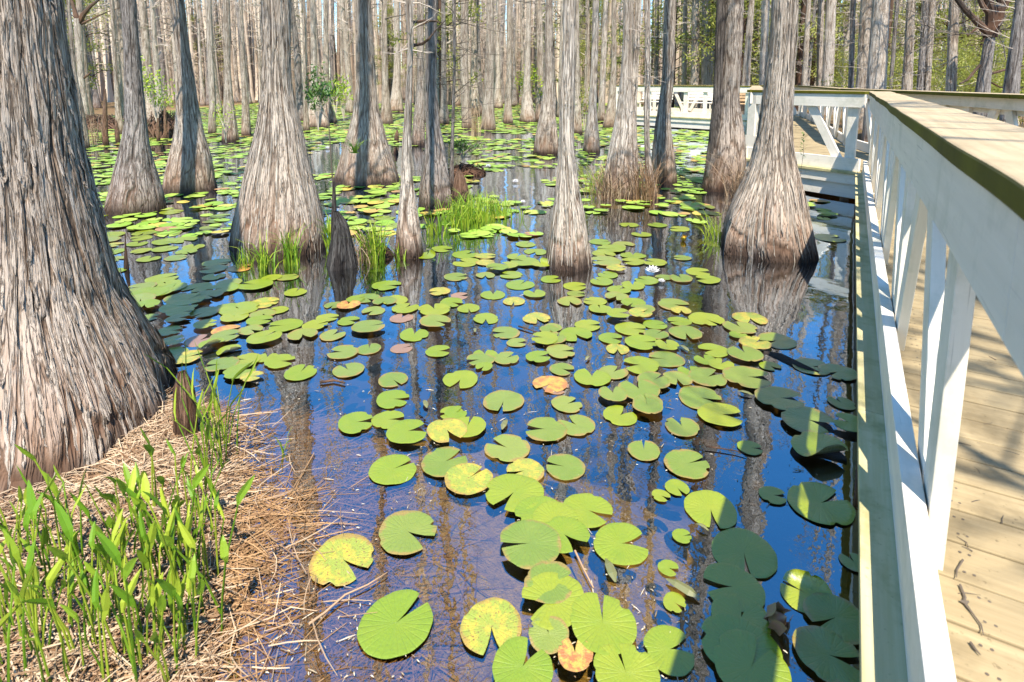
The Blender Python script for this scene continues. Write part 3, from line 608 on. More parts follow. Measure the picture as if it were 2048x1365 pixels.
# the far wood: one mass
mb = MB(); rg = random.Random(5)
for i in range(2300):
    D = math.sqrt(rg.uniform(46 ** 2, 94 ** 2)); px = rg.uniform(-120, 2200); p = xy((px - CX) / 1163 * D, D); h = rg.uniform(11, 15.5); r = rg.uniform(.09, .24)
    z0 = .5 if D > 85 else -.2; l = rg.gauss(0, .4)
    mb.tube([(p[0], p[1], z0), (p[0], p[1], z0 + .8), (p[0], p[1], z0 + 2), (p[0] + l * .5, p[1], h * .5), (p[0] + l, p[1], h)], [r * 2.1, r * 1.4, r, r * .75, r * .2], 6, rn=rg.random())
    for k in range(22):
        z = rg.uniform(1.5, h); a = rg.uniform(0, 6.28); L = rg.uniform(.3, 1.7)
        q0 = np.array([p[0] + l * z / h, p[1], z]); q1 = q0 + np.array([math.cos(a), math.sin(a), rg.uniform(-.2, .8)]) * L
        mb.tube([q0, (q0 + q1) / 2 + np.array([0, 0, rg.uniform(-.15, .15)]), q1], [.022, .015, .006], 3, False, rg.random())
FARM = m_flat('far_trunks', (.62, .51, .40), (.32, .24, .175), .9, 2., .1, 0, True)
tag(mb.build('distant_wood', FARM), 'distant mass of thin bare trunks and pale twigs closing the view', 'wood', kind='stuff')

# evergreen pines and brush
def pine_meshes(seed, h=11, dense=2600, lo=1.5, wid=2.0, ls=.12):
    rg_ = random.Random(seed); t = MB(); t.tube([(0, 0, -.4), (0, 0, h * .4), (rg_.gauss(0, .2), 0, h * .75), (rg_.gauss(0, .25), 0, h)], [.14, .11, .07, .02], 8)
    c = MB(); cl = []
    for k in range(46):
        z = lo + (h - lo) * rg_.random() ** .9; a = rg_.uniform(0, 6.28); L = wid * (1 - .6 * (z - lo) / (h - lo)) * rg_.uniform(.3, 1.1)
        e1 = np.array([math.cos(a) * L, math.sin(a) * L, z + rg_.uniform(-.2, .5)]); t.tube([(0, 0, z - .2), e1 * np.array([.5, .5, 1]), e1], [.03, .02, .008], 4, False); cl.append(e1)
        if rg_.random() < .6: cl.append(e1 * np.array([.6, .6, 1]) + np.array([0, 0, .1]))
    for k in range(dense):
        c0_ = cl[k % len(cl)]; p = c0_ + np.array([rg_.gauss(0, .26), rg_.gauss(0, .26), rg_.gauss(0, .17)]); d = np.array([rg_.gauss(0, 1), rg_.gauss(0, 1), rg_.gauss(.3, .7)]); d /= np.linalg.norm(d)
        s_ = np.cross(d, (rg_.random(), rg_.random(), 1)); s_ /= np.linalg.norm(s_) + 1e-6
        c.strip([p, p + d * ls * .5, p + d * ls], [.012 + ls * .08, .012 + ls * .11, .003], s_, 0, rg_.random())
    return t.mesh('trunk', BARKD), c.mesh('foliage', PINE)
PMs = [pine_meshes(400 + i, 9 + 2 * i, 5000) for i in range(3)]
rg = random.Random(31); px_list = [rg.uniform(1330, 2080) for _ in range(34)] + [rg.uniform(760, 1330) for _ in range(10)] + [130, 165, 420]
px_list.sort(); k = 0
for i, px in enumerate(px_list):
    for _ in range(50):
        D = rg.uniform(24, 52); p = xy((px - CX) / 1163 * D, D)
        if not near_deck(p[0], p[1], 1.2): break
    e = empty('pine_tree', (p[0], p[1], 0), rg.uniform(0, 6)); s_ = rg.uniform(.75, 1.2); e.scale = (s_,) * 3
    zn = [z[2] for z in names_x if z[0] <= px < z[1]][0]; k = cnt.get(zn, 0); cnt[zn] = k + 1
    tag(e, '%s green pine showing between trunks %s' % (ORD[k], zn), 'pine', 'young pines behind the cypress stand'); m_ = PMs[i % 3]
    link('trunk', m_[0], e); link('foliage', m_[1], e)
def bush_meshes(seed, h, wd, n, ls, mat):
    rg_ = random.Random(seed); t = MB(); c = MB(); tips = []
    for k in range(9):
        a = rg_.uniform(0, 6.28); L = wd * rg_.uniform(.4, 1); e1 = np.array([math.cos(a) * L, math.sin(a) * L, h * rg_.uniform(.55, 1)])
        t.tube([(0, 0, 0), e1 * np.array([.3, .3, .55]), e1], [.012, .009, .003], 4, False); tips += [e1, e1 * np.array([.65, .65, .8]), e1 * np.array([.8, .8, .92])]
    for k in range(n):
        c0_ = tips[k % len(tips)]; p = c0_ + np.array([rg_.gauss(0, wd * .17), rg_.gauss(0, wd * .17), rg_.gauss(0, h * .09)])
        d = np.array([rg_.gauss(0, 1), rg_.gauss(0, 1), rg_.gauss(.4, .6)]); d /= np.linalg.norm(d); s_ = np.cross(d, (rg_.random(), rg_.random(), 1)); s_ /= np.linalg.norm(s_) + 1e-6
        c.strip([p, p + d * ls * .5, p + d * ls], [.1 * ls, .22 * ls, .02 * ls], s_, .2, rg_.random())
    return t.mesh('stem', TWIG), c.mesh('foliage', mat)
def bush(label, px, py, D, h, wd, n, ls, mat, seed, z=None, cat='shrub', name='shrub', group=None):
    p = atD(px, py, D); z = p[2] if z is None else z; e = empty(name, (p[0], p[1], z)); tag(e, label, cat, group); t, c = bush_meshes(seed, h, wd, n, ls, mat)
    link('stem', t, e); link('foliage', c, e); return e
bush('bright yellow green shrub behind the charcoal shaded and wide skirted trunks', 315, 250, 17, 1.75, .55, 420, .10, GRASSY, 501)
bush('small pale leafy shrub on the tangled root mound left of the skirted trunk', 328, 228, 17.6, .55, .4, 160, .09, GRASSY, 502)
bush('sapling crown of dark glossy upright leaves right of the broad pale trunk', 637, 262, 16.0, 1.7, .30, 420, .11, LEAFD, 503)
bush('olive leafy shrub beside the dark glossy sapling', 688, 240, 20, 1.5, .5, 260, .12, GRASSY, 504)
bush('low dark green shrub on the stump behind the twiggy snag', 925, 320, 10.6, .35, .32, 380, .06, LEAFD, 505)
bush('leafy sprouts at the foot of the small cypress right of the skirted trunk', 452, 286, 14.5, .95, .3, 150, .07, GRASSY, 506)
bush('upright olive shrub in the gap right of the pale straight trunk', 1168, 262, 19, 1.5, .35, 260, .1, PINE, 507)
bush('bright green brush behind the open water lane', 1073, 246, 25, 2.4, .8, 500, .14, GRASSY, 508)
bush('green undergrowth shrub left of the shaded bell base trunk', 672, 228, 22, 1.3, .6, 260, .12, LEAFD, 509)
for i, (px, D, h) in enumerate([(1720, 19, 1.6), (1790, 21, 2.4), (1858, 19, 2.6), (1930, 16, 1.8), (1965, 20, 3.0), (2000, 15, 2.2), (2040, 13, 1.4), (1880, 24, 3), (1750, 26, 3), (1690, 27, 3), (1620, 29, 3.2), (1560, 31, 3), (2060, 18, 3)]):
    bush('%s green understorey bush from the left behind the right railing' % ORD[i], px, 164 + 1163 * 1.5 / D, D, h, 1.1, 2000, .085, PINE, 520 + i, z=.15, name='understorey_bush', group='understorey bushes behind the right railing')

# trees behind the photographer's right shoulder: they throw the dapples over the walk
for i, (x, y) in enumerate([(4.2, -1.3), (6.0, -5.0), (1.6, -6.8), (-2.2, -7.0)]):
    rows = [(-.3, 0, 0, .3), (.3, 0, 0, .22), (2, 0, 0, .16), (8, .1, 0, .1), (13, .2, 0, .03)]
    e = empty('shade_tree', (x, y, .1)); tag(e, 'bare shade tree standing behind the photographer, number %s' % ORD[i], 'tree', 'bare trees behind the photographer')
    link('trunk', stem_mesh('trunk', rows, 24, 50, .05, .5, .01, 600 + i, BARK, .06), e)
    crown_mb(random.Random(610 + i), 13, .36, 3.2, 38, lambda z: (0, 0), 3.0, 2, 6).build('crown', TWIG, e)

# ---------------------------------------------------------------- the boardwalk
walk = empty('boardwalk', (.3, 4, 0)); walk.location = (0, 0, 0)
tag(walk, 'white railed wooden boardwalk with tan deck running along the right and turning left', 'boardwalk')
ledge, fasc, capm, topb, botb = MB(), MB(), MB(), MB(), MB()
railing = empty('railing'); railing.parent = walk
def V2(a): return np.array([a[0], a[1], 0.])
def post_box(p, u, n, s0, s1, l0, l1, z0, z1, name, par=railing):
    mb_ = MB(); o = V2(p) + V2(u) * l0 + V2(n) * s0 + np.array([0, 0, z0]); mb_.box(o, V2(u) * (l1 - l0), V2(n) * (s1 - s0), (0, 0, z1 - z0)); return mb_.build(name, PAINT, par, bevel=.003)
def brace(p, u, n, sa, la, za, lb, zb, wd=.125, th=.038):
    mb_ = MB(); a = V2(p) + V2(u) * la + V2(n) * sa + np.array([0, 0, za]); b_ = V2(p) + V2(u) * lb + V2(n) * sa + np.array([0, 0, zb]); d = b_ - a; L = np.linalg.norm(d); d = d / L
    nn = V2(n); q_ = np.cross(nn, d); mb_.box(a - q_ * wd / 2, d * L, q_ * wd, nn * th); return mb_.build('brace', PAINT, railing, bevel=.003)
seg_i = 0
def boards(mb_, p, u, n, s0, s1, z0, z1, L, step, off, l0=0.):
    x = l0 - off
    while x < L:
        a, b_ = max(x, l0), min(x + step, L)
        if b_ - a > .02: mb_.box(V2(p) + V2(u) * (a + .0015) + V2(n) * s0 + np.array([0, 0, z0]), V2(u) * (b_ - a - .003), V2(n) * (s1 - s0), (0, 0, z1 - z0))
        x += step
def wavy(mb_, p, u, n, s0, s1, z0, z1, L, step, off):
    """a weathered cap board: its edges wander a little along the length"""
    K = int(L / .09); b_ = len(mb_.v); rn = .4
    for k in range(K + 1):
        x = L * k / K; w1 = .003 * math.sin(x * 2.1 + 1) + .002 * math.sin(x * 5.3); w2 = .003 * math.sin(x * 2.6) + .002 * math.sin(x * 6.1 + 2); wz = .0015 * math.sin(x * 3.1) + .0008 * math.sin(x * 7.7)
        for s_, z_ in ((s0 + w1, z0 + wz), (s1 + w2, z0 + wz), (s1 + w2, z1 + wz), (s0 + w1, z1 + wz)):
            mb_.v.append(tuple(V2(p) + V2(u) * x + V2(n) * s_ + np.array([0, 0, z_])))
    W = [0, s1 - s0, s1 - s0 + .045, 2 * (s1 - s0) + .045, 2 * (s1 - s0) + .09]
    for k in range(K):
        for j in range(4):
            j2 = (j + 1) % 4; a = b_ + k * 4; x, x2 = L * k / K, L * (k + 1) / K
            mb_.face([a + j, a + 4 + j, a + 4 + j2, a + j2], [(x, W[j]), (x2, W[j]), (x2, W[j + 1]), (x, W[j + 1])], rn)
    mb_.face([b_, b_ + 1, b_ + 2, b_ + 3]); mb_.face([b_ + K * 4 + 3, b_ + K * 4 + 2, b_ + K * 4 + 1, b_ + K * 4])
def rail(p0, p1, side, posts, braces=True, first_brace=0, off=0., fas=True, capw=.25, bays=None, capext=0.):
    """p0->p1 is the outer edge on the water side; inward = side * left normal"""
    global seg_i
    p0, p1 = np.array(p0, float), np.array(p1, float); L = np.linalg.norm(p1 - p0); u = (p1 - p0) / L; n = np.array([-u[1], u[0]]) * side; dz = .0028 * (seg_i % 3); seg_i += 1
    boards(ledge, p0, u, n, 0, .16, .381 + dz, .42 + dz, L, 2.75, off)
    boards(botb, p0, u, n, .085, .135, .421 + dz, .60 + dz, L - .02, 3.6, off)
    boards(topb, p0, u, n, .10, .138, 1.32 + dz, 1.503 + dz, L - .01, 3.6, off * .7)
    boards(topb, p0, u, n, .185, .222, 1.38 + dz, 1.502 + dz, L - .05, 3.6, off * .3, .03)
    (wavy if seg_i == 1 else boards)(capm, p0, u, n, .085, .085 + capw, 1.506 + dz, 1.55 + dz, L + capext, 3.4, off * 1.3)
    if fas:
        boards(fasc, p0, u, n, .03, .06, .235 + dz, .379 + dz, L, 3.6, off); boards(fasc, p0, u, n, .062, .095, .035 + dz, .232 + dz, L, 3.6, off * 2)
    for x in posts: post_box(p0, u, n, .14, .182, x, x + .14, .30, 1.504, 'post')
    if braces:
        pr_ = bays or [(posts[i] + .14, posts[i + 1]) for i in range(first_brace, len(posts) - 1)]
        for a, b_ in pr_:
            m_ = (a + b_) / 2; brace(p0, u, n, .141, a + .06, .50, m_ - .09, 1.46); brace(p0, u, n, .141, b_ - .06, .50, m_ + .09, 1.46)
    return u, n, L
def evenly(L, k): return [.02 + (L - .18) * i / k for i in range(k + 1)]
# near rail: outer edge X = .105, posts every 1.45 m
nearY0 = -1.62
rail((.105, nearY0), (.105, 9.3), -1, [1.69 - nearY0 + 1.45 * k for k in range(-2, 6)], first_brace=2, off=1.35 + .05)
cu = (-1.53 - .105, 10.15 - 9.3); cL = math.hypot(*cu)
rail((.105, 9.3), (-1.53, 10.15), -1, [.1, cL - .16], off=0, capext=.03)
# the end post's boxed foot
u = np.array(cu) / cL; n = np.array([u[1], -u[0]])
post_box((-1.53, 10.15), u, n, .10, .24, -.17, .02, .42, .80, 'post_foot'); post_box((-1.53, 10.15), u, n, .10, .20, -.14, .0, .80, 1.5, 'post')
def rl(p0, p1, side, k, **kw):
    L = math.hypot(p1[0] - p0[0], p1[1] - p0[1]); return rail(p0, p1, side, evenly(L, k), **kw)
rl((-1.55, 10.18), (-2.95, 20.3), -1, 7)
rl((-2.95, 20.3), (-8.2, 21.8), -1, 7, off=.7, braces=False)
rl((-8.2, 21.8), (-8.75, 24.7), -1, 2)
rl((-8.75, 24.7), (-1.5, 23.7), -1, 5)
rl((-1.5, 23.7), (-.95, 20.8), -1, 2); rl((-.95, 20.8), (.1, 13.0), -1, 5); rl((.1, 13.0), (1.80, 7.4), -1, 4, off=1.); rl((1.80, 7.4), (1.80, -1.6), -1, 6)
ledge.build('ledge_board', LEDGE, walk, bevel=.003); fasc.build('fascia_board', PAINT, walk, bevel=.002); capm.build('handrail', CAP, railing, bevel=.006)
topb.build('top_board', PAINT, railing, bevel=.002); botb.build('bottom_rail', PAINT, railing, bevel=.003)
# planked floors: strips clipped to a polygon
def planks(mb_, poly, ang, z, pitch=.149, th=.038):
    ca, sa = math.cos(ang), math.sin(ang); P = [(x * ca + y * sa, -x * sa + y * ca) for x, y in poly]; ys = [p[1] for p in P]; y = min(ys); rgk = random.Random(int(abs(ang * 100)) + 7)
    while y < max(ys):
        ym = min(y + pitch / 2, max(ys) - 1e-4); xs = []
        for i in range(len(P)):
            (x1, y1), (x2, y2) = P[i - 1], P[i]
            if (y1 > ym) != (y2 > ym): xs.append(x1 + (ym - y1) * (x2 - x1) / (y2 - y1))
        xs.sort()
        for a, b_ in zip(xs[::2], xs[1::2]):
            if b_ - a < .1: continue
            gz = rgk.uniform(-.0015, .0015); o = np.array([a * ca - (y + .003) * sa, a * sa + (y + .003) * ca, z - th + gz])
            mb_.box(o, (ca * (b_ - a), sa * (b_ - a), 0), (-sa * (pitch - .007), ca * (pitch - .007), 0), (0, 0, th), rgk.random())
        y += pitch
dk = MB(); planks(dk, [(.262, -1.6), (1.64, -1.6), (1.64, 7.3), (1.5, 8.2), (1.3, 9.1), (.262, 9.1)], 0, .44)
planks(dk, [(.262, 9.115), (1.28, 9.115), (.02, 13.0), (-1.1, 20.75), (-1.65, 23.6), (-8.6, 24.55), (-8.1, 21.95), (-2.8, 20.42), (-1.42, 10.35), (.2, 9.5)], rad(-27.5) * 0 + rad(152.5) - math.pi, .4395)
dk.build('deck', DECK, walk, bevel=.004); sc = MB(); yy = -1.6
while yy < 9:
    for x in (.34, .36, .95, 1.55):
        for dy in (.035, .108):
            x_, y_ = x + random.Random(int(yy * 100)).uniform(-.012, .012), yy + dy; b_ = len(sc.v); sc.v += [(x_ + .004 * math.cos(k * 1.047), y_ + .004 * math.sin(k * 1.047), .4415 if x != .36 else .4413) for k in range(6)]; sc.face([b_ + k for k in range(6)])
    yy += .149
sc.build('screw_heads', TWIGD, walk)
for i, (x, y) in enumerate([(.2, .3), (.2, 2.9), (.2, 5.6), (.2, 8.4), (.0, 9.52), (-1.35, 10.25), (-1.9, 13.5), (-2.4, 17), (-2.8, 20.5), (-5.2, 21.2), (-7.9, 21.95)]):
    mb_ = MB(); mb_.box((x - .06, y - .06, -.9), (.12, 0, 0), (0, .12, 0), (0, 0, 1.28)); mb_.build('piling', PILE, walk, bevel=.005)

def bench(label, x, y, rz, mat, L=1.35):
    e = empty('bench', (x, y, .44), rz); tag(e, label, 'bench', 'benches on the far platform')
    s_ = MB()
    for k in range(4): s_.box((-L / 2, -.30 + k * .1, .42), (L, 0, 0), (0, .085, 0), (0, 0, .03))
    s_.build('seat', mat, e, bevel=.003); b_ = MB()
    for k in range(4): b_.box((-L / 2, .13 + k * .02, .52 + k * .11), (L, 0, 0), (0, .028, 0), (0, .01, .085))
    b_.build('backrest', mat, e, bevel=.003)
    for sx in (-1, 1):
        l_ = MB(); x0 = sx * (L / 2 - .12) - .02
        l_.box((x0, -.30, 0), (.04, 0, 0), (0, .06, 0), (0, 0, .42)); l_.box((x0, .05, 0), (.04, 0, 0), (0, .06, 0), (0, .14, .94)); l_.box((x0, -.30, .36), (.04, 0, 0), (0, .42, 0), (0, 0, .058)); l_.build('leg', mat, e)
bench('white slatted bench at the left of the far platform', -7.0, 23.6, rad(-8), PAINT)
bench('white slatted bench in the middle of the far platform', -5.2, 23.3, rad(-8), PAINT)
bench('tan unpainted slatted bench at the right of the far platform', -3.7, 23.0, rad(-8), BENCHW)

# twig fallen on the deck
mb = MB(); P = lambda x, y: tuple(at(x, y, .447))
mb.tube([P(1926, 1120), P(1914, 1140), P(1913, 1155)], [.0025, .002, .001], 5)
mb.tube([P(1920, 1170), P(1930, 1195), P(1928, 1205), P(1946, 1228), P(1962, 1250), P(1967, 1270)], [.003, .003, .004, .002, .002, .001], 5)
mb.tube([P(1921, 1202), P(1930, 1207), P(1937, 1203)], [.004, .005, .002], 5); mb.tube([P(1941, 1285), P(1950, 1298), P(1961, 1310)], [.003, .003, .001], 5)
tag(mb.build('twig', TWIGD), 'thin dark crooked twig lying on the tan deck beside the railing', 'twig')

# ---------------------------------------------------------------- stumps, knees, poles, logs
def knee(label, rows, yb, seed, mat=ROT, name='cypress_knee', cat='cypress knee', flute=.2, group=None, D=None, nu=70, nv=60, bark=.006):
    rr, D = px_rows(rows, yb, D); R, (bx, by) = place_stem(rr, -.6, None, closed=True); e = link(name, stem_mesh(name, [(z, x - bx, y - by, r) for z, x, y, r in R], nu, nv, flute, .3, bark, seed, mat, .03, zbias=1.0), None, (bx, by, 0))
    tag(e, label, cat, group); return e
knee('ragged brown knee rising from dark water against the huge left trunk', [(752, 352, 378), (775, 346, 390), (800, 345, 394), (840, 346, 398), (880, 348, 402)], 905, 701)
knee('pitch black stump with rusty right side standing in the water', [(428, 664, 680), (436, 663, 690), (450, 664, 697), (470, 663, 701), (500, 658, 708), (525, 655, 712)], 541, 702, BLACK, 'black_stump', 'stump', .3)
knee('thin dark snag pole standing just behind the black stump', [(368, 665, 671), (395, 664, 672), (425, 662, 674), (470, 661, 676)], 505, 799, BLACK, 'snag', 'snag', .05, nu=20, nv=40, bark=.003)
knee('dark brown knee shaped stump leaning on the grey cypress', [(342, 913, 922), (355, 909, 930), (375, 906, 936), (395, 904, 940)], 404, 703, name='brown_stump', cat='stump')
knee('short rotten stump at the foot of the black stump, right side', [(486, 748, 762), (500, 740, 782), (512, 736, 790)], 521, 704, name='rotten_stump', cat='stump')
G4 = 'rusty dead poles standing in the water at the left'
for i, (lb, rows, yb) in enumerate([('tall pale topped dead pole near the forked tree', [(180, 208, 213), (215, 206, 214), (260, 204, 215)], 292),
        ('short rusty pole beside the slim cypress left of the charcoal trunk', [(243, 230, 235), (262, 229, 238)], 287),
        ('rusty pole left of the skirted trunk, shortest of the pair', [(238, 313, 318), (262, 312, 319)], 284),
        ('rusty pole left of the skirted trunk, taller of the pair', [(218, 327, 332), (250, 327, 333)], 279),
        ('low broken knee right of the tangled root mound', [(262, 792, 797), (275, 788, 798)], 283), ('small brown knee left of the slender trunk', [(296, 789, 794), (304, 787, 797)], 309)]):
    knee(lb, rows, yb, 710 + i, ROT, 'dead_pole', 'dead pole', .05, G4, nu=20, nv=30, bark=.003)
knee('tapering reddish snag stub standing among pads at the left', [(474, 249, 252), (500, 248, 254), (530, 246, 258)], 541, 720, ROT, 'snag', 'snag', .1, nu=24, nv=40, bark=.003)
# root tangles
def tangle(label, px, yb, D, rad_, h, seed, mat, n=90, name='root_mound'):
    p = at(px, yb); p = atD(px, yb, D); rg_ = random.Random(seed); mb_ = MB()
    for k in range(n):
        a = rg_.uniform(0, 6.28); q0 = np.array([math.cos(a) * rad_ * rg_.uniform(.6, 1.2), math.sin(a) * rad_ * rg_.uniform(.6, 1.2), -.1]); q1 = np.array([rg_.gauss(0, rad_ * .3), rg_.gauss(0, rad_ * .3), h * rg_.uniform(.4, 1.05)])
        m_ = (q0 + q1) / 2 + np.array([rg_.gauss(0, .1), rg_.gauss(0, .1), h * .15]); mb_.tube([q0, m_, q1], [.028, .022, .008], 5, False)
    o = mb_.build(name, mat); o.location = (p[0], p[1], 0); tag(o, label, 'roots', None); return o
tangle('brown tangled root mound left of the skirted trunk', 330, 270, 17.5, .42, .8, 730, BARKG, 260)
tangle('heap of brown fallen roots behind the huge left trunk', 200, 240, 21, 1.0, .5, 731, BARKG, 240)
tangle('small root mound under the dark green shrub', 930, 335, 10.5, .38, .17, 732, BARKG, 150)
def stickat(label, pts, r, mat, name='floating_stick', cat='stick', z=.012):
    mb_ = MB(); mb_.tube([tuple(at(x, y, z)) for x, y in pts], r if hasattr(r, '__len__') else [r * (1 - .6 * i / len(pts)) for i in range(len(pts))], 7); tag(mb_.build(name, mat, smooth=True), label, cat)
stickat('half sunken dark log between shaded pads near the boardwalk', [(1528, 708), (1560, 718), (1600, 738), (1640, 752)], [.02, .035, .035, .02], BLACK, 'sunken_log', 'log', -.012)
stickat('pale forked twig floating at the left of the near pads', [(640, 765), (668, 761), (690, 766)], .008, ROT)
stickat('reddish stem floating between pads near the boardwalk reflections', [(1411, 893), (1440, 897), (1470, 902), (1492, 908)], .004, ROT)
stickat('straight tan stem beside the two overlapping bright pads', [(1150, 1102), (1168, 1140), (1187, 1176)], .004, STRAW)
stickat('forked yellow stem floating below the spotted pad', [(618, 1248), (650, 1225), (690, 1190), (735, 1170), (775, 1145)], .004, STRAW)
stickat('dead leaf stem curving past the small central pads', [(1037, 653), (1060, 660), (1085, 668)], .006, ROT)

# ---------------------------------------------------------------- lily pads
def pad_mesh(var):
    rg_ = random.Random(900 + var); half = rad(rg_.choice([7, 11, 14, 18, 23])); ns = 46; rings = [0, .12, .35, .62, .85, .96, 1.0]; lift = rg_.uniform(0, .03)
    curl = var >= 12; fa = rg_.uniform(0, 6.28); V = [(0, 0, -.004)]; F = []
    ph = [rg_.uniform(0, 6.28) for _ in range(4)]; bites = [(rg_.uniform(.6, 5.6), rg_.uniform(.06, .2), rg_.uniform(.05, .22)) for _ in range(var % 3)]
    for ri, r in enumerate(rings[1:]):
        for k in range(ns + 1):
            t = k / ns; op = half * (.35 + .65 * r); a = op + (2 * math.pi - 2 * op) * t
            R = r * (1 + .03 * math.sin(2 * a + ph[0]) + .02 * math.sin(3 * a + ph[1]) + .008 * math.sin(11 * a + ph[2]) * r)
            tipf = max(0, 1 - min(t, 1 - t) * ns / 3.2); R *= 1 - .05 * tipf * r
            for ba, bw, bd in bites: R -= r ** 6 * bd * max(0, 1 - abs((a - ba + math.pi) % (2 * math.pi) - math.pi) / bw) ** .6
            x, y = R * math.cos(a), R * math.sin(a); z = lift * r * r + .008 * r * math.sin(3 * a + ph[3]) + .012 * r * r * math.sin(5 * a + ph[1])
            if var >= 12 and var < 15:      # one edge rolled up over the pad
                d = x * math.cos(fa) + y * math.sin(fa); t0 = .25
                if d > t0: q = d - t0; an = q * 2.6; d2 = t0 + math.sin(an) / 2.6; x += (d2 - d) * math.cos(fa); y += (d2 - d) * math.sin(fa); z += (1 - math.cos(an)) / 2.6
            if var >= 15:                   # cupped
                z += .38 * r * r
            if ri == len(rings) - 2: z -= .012
            V.append((x, y, z))
    for k in range(ns): F.append((0, 1 + k, 2 + k))
    for ri in range(len(rings) - 2):
        b_ = 1 + ri * (ns + 1); c = b_ + ns + 1
        for k in range(ns): F.append((b_ + k, c + k, c + k + 1, b_ + k + 1))
    return V, F
PADV = {}
def pad_data(var, mat):
    k = (var, mat.name)
    if k not in PADV:
        V, F = pad_mesh(var); me = bpy.data.meshes.new('lily_pad'); me.from_pydata(V, [], F); me.polygons.foreach_set('use_smooth', np.ones(len(F), dtype=bool)); me.materials.append(mat); me.update(); PADV[k] = me
    return PADV[k]
